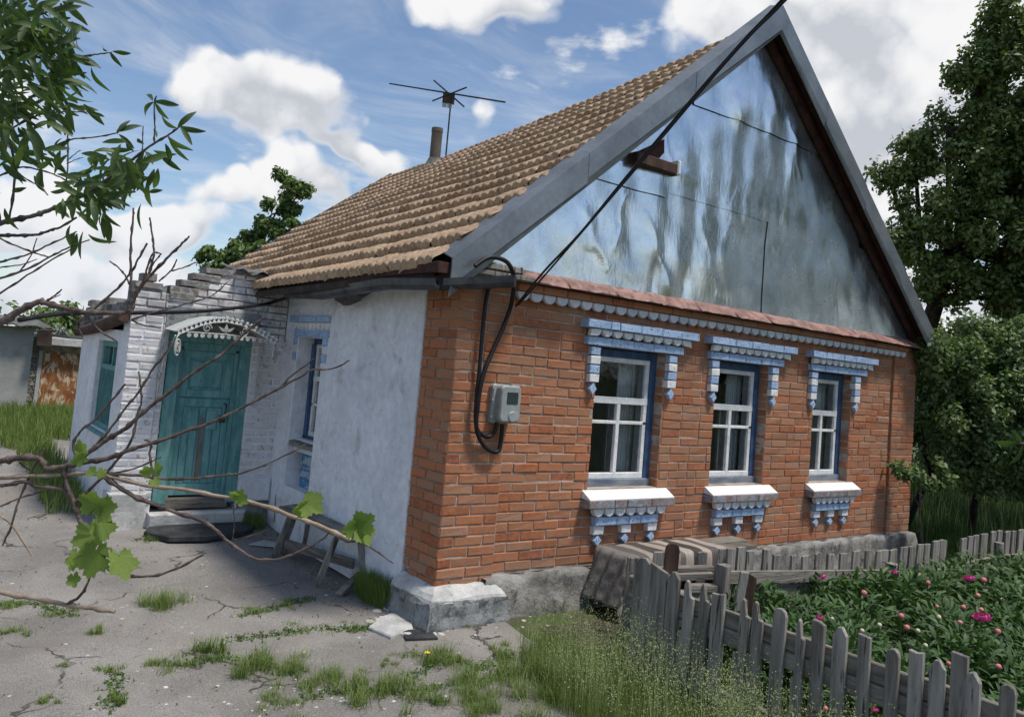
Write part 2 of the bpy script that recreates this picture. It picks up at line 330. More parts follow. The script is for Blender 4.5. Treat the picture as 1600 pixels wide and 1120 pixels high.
def rug_mat():
    m = bpy.data.materials.new('striped_rag_rug'); m.use_nodes = True; t = NT(m.node_tree); t.n.clear()
    gi = t.node('ShaderNodeNewGeometry'); P = gi.outputs['Position']
    sp = t.node('ShaderNodeSeparateXYZ'); t.put(sp.inputs[0], P)
    cr = t.node('ShaderNodeValToRGB'); cr.color_ramp.interpolation = 'CONSTANT'; e = cr.color_ramp.elements
    cols = [(.19, .18, .17), (.12, .115, .11), (.30, .27, .24), (.085, .08, .078), (.36, .30, .26), (.15, .14, .13), (.38, .34, .31), (.07, .066, .063), (.40, .34, .30), (.12, .11, .105), (.36, .33, .30)]
    pos = [0, .14, .22, .30, .42, .50, .55, .63, .72, .80, .88]
    while len(e) < len(cols): e.new(.5)
    for i in range(len(cols)): e[i].position = pos[i]
    for i in range(len(cols)): e[i].color = cols[i] + (1,)
    x = t.math('ADD', sp.outputs[0], t.math('MULTIPLY', t.math('SUBTRACT', t.noise(P, 3, 2), .5), .05))
    t.put(cr.inputs[0], t.mapr(x, 1.45, 2.8, 0, 1, False))
    col = t.mix(1.0, cr.outputs[0], t.mix(t.noise(t.scalev(P, (7, 1, 1)), 22, 4), (.6, .6, .6), (1.45, 1.4, 1.35)), 'MULTIPLY')
    b = t.node('ShaderNodeBsdfPrincipled'); t.put(b.inputs['Base Color'], col); b.inputs['Roughness'].default_value = 1
    b.inputs['Specular IOR Level'].default_value = .05
    bn = t.node('ShaderNodeBump'); bn.inputs['Strength'].default_value = .8; bn.inputs['Distance'].default_value = .01
    t.put(bn.inputs['Height'], t.noise(t.scalev(P, (9, 1, 1)), 30, 4)); t.l.new(bn.outputs[0], b.inputs['Normal'])
    o = t.node('ShaderNodeOutputMaterial'); t.l.new(b.outputs[0], o.inputs[0]); return m
M_rug = rug_mat()

def ground_mats():
    m = bpy.data.materials.new('old_asphalt'); m.use_nodes = True; t = NT(m.node_tree); t.n.clear()
    gi = t.node('ShaderNodeNewGeometry'); P = gi.outputs['Position']
    col = t.mix(t.mapr(t.noise(P, 1.1, 6, .6, .3), .3, .7), (.155, .145, .133), (.26, .245, .225))
    col = t.mix(t.mapr(t.noise(P, 140, 3, .7), .35, .65), t.mix(1.0, col, (.62, .62, .62), 'MULTIPLY'), t.mix(1.0, col, (1.35, 1.35, 1.35), 'MULTIPLY'))
    col = t.mix(t.math('MULTIPLY', t.mapr(t.noise(P, 200, 2, .8), .60, .68), .8), col, (.42, .40, .38))
    col = t.mix(t.math('MULTIPLY', t.mapr(t.noise(P, 55, 3, .8), .70, .76), .8), col, (.46, .44, .40))
    col = t.mix(t.math('MULTIPLY', t.mapr(t.noise(P, .7, 5, .7, .8), .55, .75), .6), col, (.20, .165, .135))
    # crack network
    w = t.vmath('ADD', P, t.node('ShaderNodeVectorMath').outputs[0])
    ns = t.node('ShaderNodeTexNoise'); t.put(ns.inputs['Vector'], P); ns.inputs['Scale'].default_value = 2.2; ns.inputs['Detail'].default_value = 5
    sc = t.node('ShaderNodeVectorMath', operation='SCALE'); t.put(sc.inputs[0], ns.outputs['Color']); sc.inputs['Scale'].default_value = .75
    w = t.vmath('ADD', P, sc.outputs[0])
    vo = t.node('ShaderNodeTexVoronoi', feature='DISTANCE_TO_EDGE'); t.put(vo.inputs['Vector'], w); vo.inputs['Scale'].default_value = .95
    ck = t.mapr(vo.outputs['Distance'], .004, .014, 1, 0)
    ck = t.math('MULTIPLY', ck, t.mapr(t.noise(P, 1.6, 2), .44, .56))
    col = t.mix(t.math('MULTIPLY', ck, .85), col, (.045, .04, .036))
    b = t.node('ShaderNodeBsdfPrincipled'); t.put(b.inputs['Base Color'], col); b.inputs['Roughness'].default_value = .92
    b.inputs['Specular IOR Level'].default_value = .25
    bn = t.node('ShaderNodeBump'); bn.inputs['Strength'].default_value = .7; bn.inputs['Distance'].default_value = .012
    h = t.math('ADD', t.math('MULTIPLY', t.noise(P, 120, 4, .7), .4), t.noise(P, 9, 5, .6))
    h = t.math('SUBTRACT', h, t.math('MULTIPLY', ck, 1.2))
    t.put(bn.inputs['Height'], h); t.l.new(bn.outputs[0], b.inputs['Normal'])
    o = t.node('ShaderNodeOutputMaterial'); t.l.new(b.outputs[0], o.inputs[0])
    return m
M_asphalt = ground_mats()
M_soil = material('earth_with_moss', (.045, .052, .022), (.10, .095, .055), 1.5, .98, .6, 12, spots=((.05, .085, .022), 3, .45, .6, .8), bdist=.03)
M_gsoil = material('dark_garden_soil', (.030, .026, .020), (.075, .062, .048), 4, .98, .8, 20, bdist=.03)

# ------------------------------------------------------------------ builders
class Fr:                                     # a local frame: u, v in the face, d outwards
    def __init__(s, o, U, V, Dd):
        s.o = np.array(o, float); s.U = np.array(U, float); s.V = np.array(V, float); s.D = np.array(Dd, float)
        s.flip = np.dot(np.cross(s.U, s.V), s.D) < 0
    def p(s, u, v, d): return tuple(s.o + s.U * u + s.V * v + s.D * d)
WORLD = Fr((0, 0, 0), (1, 0, 0), (0, 1, 0), (0, 0, 1))
GAB = Fr((0, 0, 0), (1, 0, 0), (0, 0, 1), (0, -1, 0))          # gable wall, d towards the viewer
SIDE = Fr((0, 0, 0), (0, 1, 0), (0, 0, 1), (-1, 0, 0))         # long white wall
YP = 3.3
POR = Fr((0, YP, 0), (1, 0, 0), (0, 0, 1), (0, -1, 0))         # porch front
XP = -1.57
PSD = Fr((XP, 0, 0), (0, 1, 0), (0, 0, 1), (-1, 0, 0))         # porch side

class MB:
    def __init__(s): s.v = []; s.f = []; s.sm = []
    def add(s, vs, fs, flip=False, smooth=False):
        b = len(s.v); s.v.extend(vs)
        for f in fs:
            f = tuple(b + i for i in f)
            s.f.append(f[::-1] if flip else f); s.sm.append(smooth)
    def box(s, fr, u0, u1, v0, v1, d0, d1, ch=0.0, jit=0.0):
        j = lambda: random.uniform(-jit, jit) if jit else 0.0
        if ch <= 0:
            P = [(u0 + j(), v0 + j(), d0), (u1 + j(), v0 + j(), d0), (u1 + j(), v1 + j(), d0), (u0 + j(), v1 + j(), d0),
                 (u0 + j(), v0 + j(), d1 + j()), (u1 + j(), v0 + j(), d1 + j()), (u1 + j(), v1 + j(), d1 + j()), (u0 + j(), v1 + j(), d1 + j())]
            F = [(0, 3, 2, 1), (4, 5, 6, 7), (0, 1, 5, 4), (1, 2, 6, 5), (2, 3, 7, 6), (3, 0, 4, 7)]
        else:
            c = ch
            P = [(u0, v0, d0), (u1, v0, d0), (u1, v1, d0), (u0, v1, d0),
                 (u0 + j(), v0 + j(), d1 - c), (u1 + j(), v0 + j(), d1 - c), (u1 + j(), v1 + j(), d1 - c), (u0 + j(), v1 + j(), d1 - c),
                 (u0 + c + j(), v0 + c + j(), d1 + j()), (u1 - c + j(), v0 + c + j(), d1 + j()), (u1 - c + j(), v1 - c + j(), d1 + j()), (u0 + c + j(), v1 - c + j(), d1 + j())]
            F = [(0, 3, 2, 1)]
            for k in range(4):
                k2 = (k + 1) % 4
                F += [(k, k2, 4 + k2, 4 + k), (4 + k, 4 + k2, 8 + k2, 8 + k)]
            F += [(8, 9, 10, 11)]
        s.add([fr.p(*q) for q in P], F, fr.flip)
    def prism(s, fr, out, d0, d1, ch=0.0):
        n = len(out); cu = sum(p[0] for p in out) / n; cv = sum(p[1] for p in out) / n
        P = [fr.p(u, v, d0) for u, v in out]
        if ch:
            P += [fr.p(u, v, d1 - ch) for u, v in out]
            P += [fr.p(u + (cu - u) * ch / max(.001, math.hypot(cu - u, cv - v)), v + (cv - v) * ch / max(.001, math.hypot(cu - u, cv - v)), d1) for u, v in out]
            F = [tuple(range(n))[::-1], tuple(range(2 * n, 3 * n))]
            for k in range(n):
                k2 = (k + 1) % n; F += [(k, k2, n + k2, n + k), (n + k, n + k2, 2 * n + k2, 2 * n + k)]
        else:
            P += [fr.p(u, v, d1) for u, v in out]
            F = [tuple(range(n))[::-1], tuple(range(n, 2 * n))]
            for k in range(n):
                k2 = (k + 1) % n; F.append((k, k2, n + k2, n + k))
        s.add(P, F, fr.flip)
    def tube(s, pts, rad, seg=6, cap=True):
        pts = [Vector(p) for p in pts]; n = len(pts)
        if not hasattr(rad, '__len__'): rad = [rad] * n
        up = Vector((0.31, 0.17, 0.93)); V = []; F = []
        for i, p in enumerate(pts):
            t = (pts[min(i + 1, n - 1)] - pts[max(i - 1, 0)])
            t = t.normalized() if t.length > 1e-9 else Vector((0, 0, 1))
            a = t.cross(up)
            if a.length < 1e-3: a = t.cross(Vector((1, 0, 0)))
            a.normalize(); b = t.cross(a)
            for k in range(seg):
                an = 2 * math.pi * k / seg
                V.append(tuple(p + (a * math.cos(an) + b * math.sin(an)) * rad[i]))
        for i in range(n - 1):
            for k in range(seg):
                k2 = (k + 1) % seg
                F.append((i * seg + k, i * seg + k2, (i + 1) * seg + k2, (i + 1) * seg + k))
        s.add(V, F, True, True)
        if cap: s.add([V[k] for k in range(seg)], [tuple(range(seg))], False); s.add([V[(n - 1) * seg + k] for k in range(seg)], [tuple(range(seg))[::-1]], False)
    def data(s, name, off=(0, 0, 0)):
        me = bpy.data.meshes.new(name)
        o = off; me.from_pydata([(a - o[0], b - o[1], c - o[2]) for a, b, c in s.v], [], s.f)
        if any(s.sm): me.polygons.foreach_set('use_smooth', s.sm)
        me.update(); return me

OFF = {}
def root(name, loc, label, cat, group=None, kind=None):
    o = bpy.data.objects.new(name, None); o.empty_display_size = .1; COL.objects.link(o); o.location = loc
    OFF[o.name] = tuple(loc); o['label'] = label; o['category'] = cat
    if group: o['group'] = group
    if kind: o['kind'] = kind
    return o
def part(name, mb, mat, parent, kind=None, label=None):
    off = OFF[parent.name]
    me = mb.data(name, off) if isinstance(mb, MB) else mb
    me.materials.append(mat) if not me.materials else None
    o = bpy.data.objects.new(name, me); COL.objects.link(o); o.parent = parent; OFF[o.name] = off
    if kind: o['kind'] = kind
    if label: o['label'] = label
    return o
def inst(name, me, parent, M, mat=None):        # a piece sharing mesh data, placed by a world matrix
    o = bpy.data.objects.new(name, me); COL.objects.link(o); o.parent = parent
    off = OFF[parent.name]; o.matrix_local = Matrix.Translation(Vector(off)).inverted() @ M
    OFF[o.name] = off
    return o
def single(name, mb, mat, label, cat, group=None, kind=None, loc=None):
    if loc is None:
        a = np.array(mb.v); loc = (float(a[:, 0].mean()), float(a[:, 1].mean()), float(a[:, 2].min()))
    me = mb.data(name, loc); me.materials.append(mat)
    o = bpy.data.objects.new(name, me); COL.objects.link(o); o.location = loc
    if kind == 'structure': o['kind'] = kind
    else:
        o['label'] = label; o['category'] = cat
        if kind: o['kind'] = kind
    if group: o['group'] = group
    return o
def npmesh(name, V, F4, mat, smooth=False):
    """V (n,3), F4 (m,k) constant-size faces"""
    me = bpy.data.meshes.new(name); V = np.asarray(V, np.float32); F4 = np.asarray(F4, np.int32)
    k = F4.shape[1]; me.vertices.add(len(V)); me.vertices.foreach_set('co', V.ravel())
    me.loops.add(F4.size); me.loops.foreach_set('vertex_index', F4.ravel())
    me.polygons.add(len(F4)); me.polygons.foreach_set('loop_start', np.arange(0, F4.size, k, dtype=np.int32))
    if smooth: me.polygons.foreach_set('use_smooth', np.ones(len(F4), bool))
    me.update(calc_edges=True); me.validate(); me.materials.append(mat); return me

def gz(x, y):
    """height of the yard: level in front, rising gently past the porch"""
    x = np.asarray(x, float); y = np.asarray(y, float)
    t = np.clip((y - 1.2) / 6.5, 0, 1); z = 0.36 * (t * t * (3 - 2 * t))
    return z + 0.012 * np.sin(x * 1.7 + 1) * np.cos(y * 1.3) + 0.006 * np.sin(x * 4.1 + y * 3.3)
def gpt(px, py, h=0.0):
    d = ray(px, py); z = h
    for _ in range(12):
        P = CAM + d * ((z - CAM[2]) / d[2]); z = float(gz(P[0], P[1])) + h
    return P

# ------------------------------------------------------------------ the setting: ground
def sheet(name, x0, x1, y0, y1, nx, ny, mat, dz, warp=None):
    xs = np.linspace(x0, x1, nx); ys = np.linspace(y0, y1, ny); X, Y = np.meshgrid(xs, ys)
    if warp is not None: X = X + warp * np.sin(Y * 2.3) * (np.abs(X - x0) < 1e-6) + warp * (np.abs(X - x1) < 1e-6) * np.sin(Y * 1.9)
    Z = gz(X, Y) + dz; V = np.stack([X, Y, Z], -1).reshape(-1, 3)
    i = np.arange((ny - 1) * (nx)).reshape(ny - 1, nx)[:, :-1].ravel(); F = np.stack([i, i + 1, i + 1 + nx, i + nx], -1)
    me = npmesh(name, V, F, mat, True); o = bpy.data.objects.new(name, me); COL.objects.link(o); o['kind'] = 'structure'; return o
gx = np.concatenate([-np.geomspace(400, 12, 14), np.linspace(-11, 13, 80), np.geomspace(14, 400, 14)])
gy = np.concatenate([-np.geomspace(400, 12, 14), np.linspace(-11, 18, 90), np.geomspace(20, 600, 14)])
X, Y = np.meshgrid(gx, gy); V = np.stack([X, Y, gz(X, Y) * (np.abs(X) < 60)], -1).reshape(-1, 3); nx = len(gx)
i = np.arange((len(gy) - 1) * nx).reshape(len(gy) - 1, nx)[:, :-1].ravel()
g = bpy.data.objects.new('ground', npmesh('ground', V, np.stack([i, i + 1, i + 1 + nx, i + nx], -1), M_soil, True)); COL.objects.link(g); g['kind'] = 'structure'
sheet('asphalt_yard', -9, 0.6, -9, 8.3, 100, 160, M_asphalt, .006, .12)
sheet('garden_soil', 0.72, 9, -6, -0.35, 60, 40, M_gsoil, .005)

# ------------------------------------------------------------------ the house
house = root('brick_house', (3.4, 3.0, 0), 'old orange brick house with tan tile roof, dented metal gable and pale blue window trim', 'house')
LEN = 6.0
WIN = [(1.47, 2.33), (3.06, 3.91), (4.75, 5.51)]            # front window openings
WZ0, WZ1 = 0.985, 2.175
TOPZ = 2.62
CR = 0.077; Z0 = 0.34
# wall core (mortar) with openings: gable wall, side wall, rear walls
def core():
    mb = MB(); d = -0.007 - 0.03
    xs = [0.0]
    for a, b in WIN: xs += [a, b]
    xs.append(6.95)
    for k in range(0, len(xs), 2): mb.box(GAB, xs[k] + (0.012 if k == 0 else 0), xs[k + 1], Z0 - .02, TOPZ, -.40, d)
    for a, b in WIN:
        mb.box(GAB, a, b, Z0 - .02, WZ0 - .02, -.40, d); mb.box(GAB, a, b, WZ1 + .01, TOPZ, -.40, d)
    mb.box(GAB, .012, .52, Z0 - .02, TOPZ, -.042, -.007); mb.box(GAB, 6.415, 6.94, Z0 - .02, TOPZ, -.042, -.007)
    mb.box(SIDE, .40, .5, Z0 - .02, TOPZ, -.40, -.012)
    mb.box(SIDE, LEN - .3, LEN, .0, TOPZ, -6.9, -.012)
    mb.box(Fr((6.95, 0, 0), (0, 1, 0), (0, 0, 1), (1, 0, 0)), .40, LEN - .3, .0, TOPZ, -.4, 0)
    return mb
part('wall', core(), M_mortar, house)
# plastered long wall with window opening
SW = (2.34, 2.97); SZ = (1.03, 2.065)
mb = MB(); pl = .018
mb.box(SIDE, .475, SW[0], .02, 2.62, -.38, pl, .006); mb.box(SIDE, SW[1], YP + .25, .02, 2.62, -.38, pl - .004, .006)
mb.box(SIDE, SW[0], SW[1], SZ[1], 2.62, -.38, pl - .002); mb.box(SIDE, SW[0], SW[1], .02, .55, -.38, pl - .002)
mb.box(SIDE, SW[0], SW[1], .90, SZ[0], -.38, -.06)
part('plastered_wall', mb, M_plaster, house)
mb = MB(); mb.box(SIDE, SW[0] + .005, SW[1] - .13, .555, .895, -.38, -.10); part('blue_niche_panel', mb, material('blue_and_silver_panel', (.045, .16, .33), (.08, .24, .42), 6, .5, .3, 20, spots=((.45, .52, .52), 14, .5, .58, .8, (1, .3, 1))), house)
# interior darkness + curtains
mb = MB()
mb.box(WORLD, .42, 6.5, .42, 5.6, .30, .35); mb.box(WORLD, .42, 6.5, .42, 5.6, 2.5, 2.55); mb.box(WORLD, .42, 6.5, 2.4, 2.45, .35, 2.5)
part('interior', mb, material('grey_interior', (.22, .23, .21), (.32, .33, .31), 3, .95, 0), house)

bricks = []                # (frame, u, v, w, proud, kind)
def in_open(u, w, v):
    for a, b in WIN:
        if u + w > a - .001 and u < b + .001 and v + .066 > WZ0 - .02 and v < WZ1 + .02: return True
    return False
def course_run(fr, a, b, v, proud, phase):
    """one course of stretchers with the odd header between a and b, clipped at openings"""
    cuts = [a]; u = a + (0.13 if phase else 0.26)
    while u < b - .07:
        cuts.append(u + random.uniform(-.006, .006)); u += .13 if random.random() < .09 else .26
    cuts.append(b)
    if fr is GAB:
        segs = []
        for p, q in zip(cuts, cuts[1:]):
            hit = None
            for wa, wb in WIN:
                if q > wa + .002 and p < wb - .002 and v + .07 > WZ0 - .01 and v < WZ1 + .005: hit = (wa, wb)
            if hit is None: segs.append((p, q))
            else:
                if p < hit[0] - .03: segs.append((p, hit[0] + .008))
                if q > hit[1] + .03: segs.append((hit[1] - .002, q))
        cuts2 = segs
    else: cuts2 = list(zip(cuts, cuts[1:]))
    for p, q in cuts2: bricks.append((fr, p + .004, v + .0045 + random.uniform(-.002, .002), q - p - .008, proud))
nrow = int((TOPZ - Z0) / CR)
course_run(GAB, 0.0, .52, Z0 - CR, -.002, 1); course_run(SIDE, 0.0, .42, Z0 - CR, -.002, 0)
for r in range(nrow):
    v = Z0 + r * CR; ph = r % 2
    if r == nrow - 2: pass
    course_run(GAB, 0.0, .52, v, 0.0, ph)
    course_run(GAB, .525, 6.395, v, -.030, 1 - ph)
    course_run(GAB, 6.40, 6.95, v, 0.0, ph)
    course_run(SIDE, 0.0 if not ph else .0, .485, v, 0.0, 1 - ph)
for k in range(24): bricks.append((GAB, .50 + k * .255, 2.542, .248, .060))
# window reveals (right-hand cheeks face the viewer)
for a, b in WIN:
    REV = Fr((b, 0, 0), (0, 1, 0), (0, 0, 1), (-1, 0, 0))
    for r in range(nrow):
        v = Z0 + r * CR
        if WZ0 - .05 < v < WZ1 - .03: bricks.append((REV, .035, v + .006, .19, .001))
# meshes shared between alike bricks
def brick_mesh(w, seed):
    random.seed(seed); mb = MB(); mb.box(Fr((0, 0, 0), (1, 0, 0), (0, 0, 1), (0, -1, 0)), -w / 2, w / 2, 0, .068, -.05, 0, .006, .004)
    me = mb.data('brick'); me.materials.append(M_brick); return me
BM = {}
def brick_for(w, k):
    key = (round(w / .02), k)
    if key not in BM: BM[key] = brick_mesh(round(w / .02) * .02, hash(key) % 9999)
    return BM[key]
def place_bricks(lst, parent, limit, mesh_for, mat, stuffname):
    sc = []
    for b in lst:
        fr, u, v, w, pr = b; c = np.array(fr.p(u + w / 2, v + .03, pr)); d = Mx @ (c - CAM)
        vis = np.dot(fr.D, CAM - c) > 0
        sc.append((-(w * max(.02, np.dot(fr.D, (CAM - c) / np.linalg.norm(CAM - c)))) / d[2] ** 2 if vis else 0, b))
    sc.sort(key=lambda t: t[0])
    for _, (fr, u, v, w, pr) in sc[:limit]:
        U, V, Dd = fr.U, fr.V, fr.D
        if fr.flip: U = -U
        ws = round(w / .02) * .02
        M = Matrix(((U[0] * w / ws, -Dd[0], V[0], 0), (U[1] * w / ws, -Dd[1], V[1], 0), (U[2] * w / ws, -Dd[2], V[2], 0), (0, 0, 0, 1)))
        p = fr.p(u + w / 2, v, pr + random.uniform(-.003, .003)); M.translation = Vector(p)
        inst('brick', mesh_for(w, random.randrange(4)), parent, M)
    mb = MB()
    for _, (fr, u, v, w, pr) in sc[limit:]:
        mb.box(fr, u, u + w, v, v + .068, pr - .05, pr + random.uniform(-.003, .003), .005, .0025)
    if mb.v: part(stuffname, mb, mat, parent, 'stuff')
random.seed(11)
place_bricks(bricks, house, 300, brick_for, M_brick, 'brickwork')

# foundation
random.seed(3)
mb = MB()
def rough_strip(fr, u0, u1, v0, topf, d0, dtop, nu, nv, amp, seed):
    rr_ = np.random.default_rng(seed); V = []; 
    jit = rr_.normal(0, amp, (nv + 2, nu + 1))
    for j in range(nv + 2):
        for i in range(nu + 1):
            u = lerp(u0, u1, i / nu); tz = topf + .008 * math.sin(u * 9 + seed) + .006 * math.sin(u * 23)
            if j <= nv: v = lerp(v0, tz, j / nv); d = lerp(d0, dtop, j / nv) + jit[j, i] + .008 * math.sin(u * 5 + j)
            else: v = tz + .004; d = -.08
            V.append(fr.p(u, v, d))
    F_ = [(j * (nu + 1) + i, j * (nu + 1) + i + 1, (j + 1) * (nu + 1) + i + 1, (j + 1) * (nu + 1) + i) for j in range(nv + 1) for i in range(nu)]
    return V, F_
V, F_ = rough_strip(GAB, .42, 7.06, -.1, Z0 - .022, .075, .045, 130, 7, .006, 3); mb.add(V, F_, False, True)
part('foundation', mb, M_found, house)
def rough_block(levels, seed, sub=5):
    """stack of outlines (z, [(x, y)...]) joined into a craggy block"""
    rr_ = random.Random(seed); V = []; n_ = None
    for z, out in levels:
        P = []
        for a_, b_ in zip(out, out[1:] + out[:1]):
            k = max(1, int(math.hypot(b_[0] - a_[0], b_[1] - a_[1]) / .05)); k = sub if n_ is None or True else k
            for q in range(k): P.append((lerp(a_[0], b_[0], q / k) + rr_.uniform(-.007, .007), lerp(a_[1], b_[1], q / k) + rr_.uniform(-.007, .007), z + rr_.uniform(-.008, .008)))
        n_ = len(P); V += P
    F_ = []
    for l in range(len(levels) - 1):
        for q in range(n_): q2 = (q + 1) % n_; F_.append((l * n_ + q, l * n_ + q2, (l + 1) * n_ + q2, (l + 1) * n_ + q))
    c = len(V); V.append((sum(v[0] for v in V[-n_:]) / n_, sum(v[1] for v in V[-n_:]) / n_, levels[-1][0] + .004)); o = (len(levels) - 1) * n_
    for q in range(n_): F_.append((o + q, o + (q + 1) % n_, c))
    m_ = MB(); m_.add(V, F_, False, False); return m_
def ol(g_, r=0): return [(-.10 - g_, -.11 - g_), (.60 + r, -.125 - g_), (.66 + r, .05), (.1, .2), (.06, .42), (-.11 - g_, .46)]
part('corner_block', rough_block([(-.2, ol(.035, .02)), (.04, ol(.02, .01)), (.10, ol(.008)), (.17, ol(0)), (.205, ol(-.006, -.01))], 4), M_dconcr, house)
part('mortar_fillet', rough_block([(.195, ol(-.008, -.02)), (.222, ol(-.018, -.03)), (.25, ol(-.045, -.05)), (.28, ol(-.075, -.09)), (.295, ol(-.10, -.12))], 6), M_concr, house)

# frieze scallops and window ornaments
def scallop(fr, u0, u1, v0, v1, d0, d1, name='scallop', mat=M_scal, parent=house, cut=0):
    n = 7; out = [(u1, v1), (u0, v1)]; um = (u0 + u1) / 2; hw = (u1 - u0) / 2; hs = (v1 - v0)
    vs = v0 + min(hs * .8, hw * .95); 
    for k in range(n + 1):
        a = math.pi + math.pi * k / n
        out.append((um + hw * math.cos(a), vs + (vs - v0) * math.sin(a)))
    if cut == -1: out = [(u1, v1), (u0, v1), (u0 - .012, v0)] + out[-4:]
    if cut == 1: out = out[:5] + [(u1 + .012, v0)]
    out = [(u, v) for u, v in out]
    ccw = out[::-1] if sum((b[0] - a[0]) * (b[1] + a[1]) for a, b in zip(out, out[1:] + out[:1])) > 0 else out
    mb = MB(); mb.prism(fr, ccw, d0, d1, .004); return part(name, mb, mat, parent)
def block(fr, u0, u1, v0, v1, d0, d1, mat, name, parent=house):
    mb = MB(); mb.box(fr, u0, u1, v0, v1, d0, d1, .005, .0025); return part(name, mb, mat, parent)
n = 45; a0 = .50; st = (6.60 - a0) / n
for k in range(n):
    u = a0 + k * st; scallop(GAB, u + .008, u + st - .008, 2.468 + random.uniform(-.002, .002), 2.536, .006, .04)


def split(a, b, sizes):
    t = sum(sizes); out = []; u = a
    for s in sizes:
        w = (b - a) * s / t; out.append((u + .003, u + w - .003)); u += w
    return out
lint = [(1.245, 2.665), (2.85, 4.25), (4.545, 5.90)]
for wi, ((a, b), (la, lb)) in enumerate(zip(WIN, lint)):
    F = GAB; s1 = random.choice([[1, 1, .4, .95, .95, 1], [1, .4, 1, 1, 1, .95]])
    for u0, u1 in split(la, lb, s1): block(F, u0, u1, 2.328, 2.396, -.05, .075 + random.uniform(-.003, .003), M_blue, 'lintel_block')
    k = 10; s = (lb - la - .14) / k
    for j in range(k): scallop(F, la + .06 + j * s + .008, la + .06 + (j + 1) * s - .008, 2.262, 2.322, .008, .048, mat=M_white, cut=-1 if j == 0 else (1 if j == k - 1 else 0))
    for u0, u1 in split(la + .06, lb - .15, [1, 1, .95, .6, .9]): block(F, u0, u1, 2.185, 2.254, -.3, .025, M_blue, 'lintel_block')
    for (c0, c1) in ((a - .115, a - .002), (b + .002, b + .115)):
        for q in range(4):
            block(F, c0 + random.uniform(-.004, .004), c1 + random.uniform(-.004, .004), 2.170 - .077 * (q + 1) + .009, 2.170 - .077 * q, -.05, .015, M_blue if q % 2 == 0 else M_white, 'drop_block')
        cc = (c0 + c1) / 2; v = 1.815; h = .052; w = .042
        mb = MB(); mb.prism(F, [(cc, v - h), (cc + w, v), (cc, v + h), (cc - w, v)], -.05, .012, .003); part('diamond', mb, M_blue, house)
    # sill: whitewashed slab + worn edge + scallops + row + teeth + diamonds
    sa, sb = a - .07, b + .13
    mb = MB(); mb.prism(Fr((0, 0, 0), (0, -1, 0), (0, 0, 1), (1, 0, 0)), [(-.14, .90), (.082, .8845), (.082, .892), (-.02, .953), (-.14, .968)], sa + .01, sb - .01); part('sill_slab', mb, M_sillw, house)
    for u0, u1 in split(sa, sb, [1, .5, 1, 1] if wi == 0 else [1, 1, .9]): block(F, u0, u1, .818, .884, -.05, .085, M_sillc, 'sill_edge_block')
    k = 7; s = (sb - sa - .16) / k
    for j in range(k): scallop(F, sa + .08 + j * s + .007, sa + .08 + (j + 1) * s - .007, .742, .812, .012, .06, mat=M_white)
    for u0, u1 in split(sa + .14, sb - .15, [1, .6, .6, .9]): block(F, u0, u1, .664, .734, -.05, .035, M_blue, 'sill_row_block')
    tw = sb - sa - .40
    for j in range(3):
        c = sa + .20 + tw * j / 2
        block(F, c - .06, c + .06, .585, .656, -.05, .015, M_white, 'sill_tooth')
        mb = MB(); mb.prism(F, [(c, .488), (c + .045, .534), (c, .58), (c - .045, .534)], -.05, .010, .003); part('diamond', mb, M_blue, house)
    # the window itself
    dp = -.135
    fo = MB()
    for (p, q, r_, s_) in ((a, b, WZ1 - .07, WZ1), (a, a + .055, WZ0, WZ1 - .07), (b - .075, b, WZ0, WZ1 - .07)): fo.box(F, p, q, r_, s_, -.26, dp, .004)
    wnd = part('window', fo, M_navy, house)
    lo = MB(); lo.box(F, a, b, WZ0 - .045, WZ0 + .045, -.26, dp + .02, .004); part('sill_board', lo, M_greyw, wnd)
    fa, fb, z0, z1 = a + .055, b - .075, WZ0 + .045, WZ1 - .07
    fi = MB(); d1 = dp - .015
    fi.box(F, fa, fa + .045, z0, z1, -.25, d1, .004); fi.box(F, fb - .045, fb, z0, z1, -.25, d1, .004)
    fi.box(F, fa, fb, z1 - .045, z1, -.25, d1 + .002, .004); fi.box(F, fa, fb, z0, z0 + .05, -.25, d1 + .002, .004)
    zt = z0 + (z1 - z0) * .615; zm = z0 + (z1 - z0) * .44 + .01; um = (fa + fb) / 2
    fi.box(F, fa, fb, zt, zt + .06, -.25, d1 + .004, .004); fi.box(F, um - .022, um + .022, z0, zt, -.25, d1 + .003, .004)
    fi.box(F, fa, fb, zm, zm + .028, -.24, d1, .003)
    part('frame', fi, M_frame, wnd)
    for (p, q, r_, s_) in ((fa + .04, fb - .04, zt + .05, z1 - .04), (fa + .04, um - .02, zm + .02, zt + .01), (um + .02, fb - .04, zm + .02, zt + .01), (fa + .04, um - .02, z0 + .04, zm + .01), (um + .02, fb - .04, z0 + .04, zm + .01)):
        gm = MB(); gm.add([F.p(p, r_, dp - .045), F.p(q, r_, dp - .045), F.p(q, s_, dp - .045), F.p(p, s_, dp - .045)], [(0, 1, 2, 3)], F.flip); part('pane', gm, M_glass, wnd)
    # inner frame and curtains seen through the glass
    inn = MB(); inn.box(F, fb - .06, fb, z0, z1, -.33, -.30); inn.box(F, um + .02, um + .06, z0, zt, -.33, -.30)
    part('inner_frame', inn, M_frame, wnd)
    cu = MB(); P_ = []; Fc = []
    for rng_ in ((fa + .34, fb + .02),):
        m_ = 30
        for q in range(m_ + 1):
            uu = rng_[0] + (rng_[1] - rng_[0]) * (.42 + .58 * q / m_); dd = -.34 + .022 * math.sin(q * 1.35)
            P_ += [F.p(uu, z0 - .02, dd), F.p(uu, z1, dd * 1.0)]
        for q in range(m_): Fc.append((2 * q, 2 * q + 2, 2 * q + 3, 2 * q + 1))
    cu.add(P_, Fc, F.flip, True); part('curtain', cu, M_curtain, wnd)

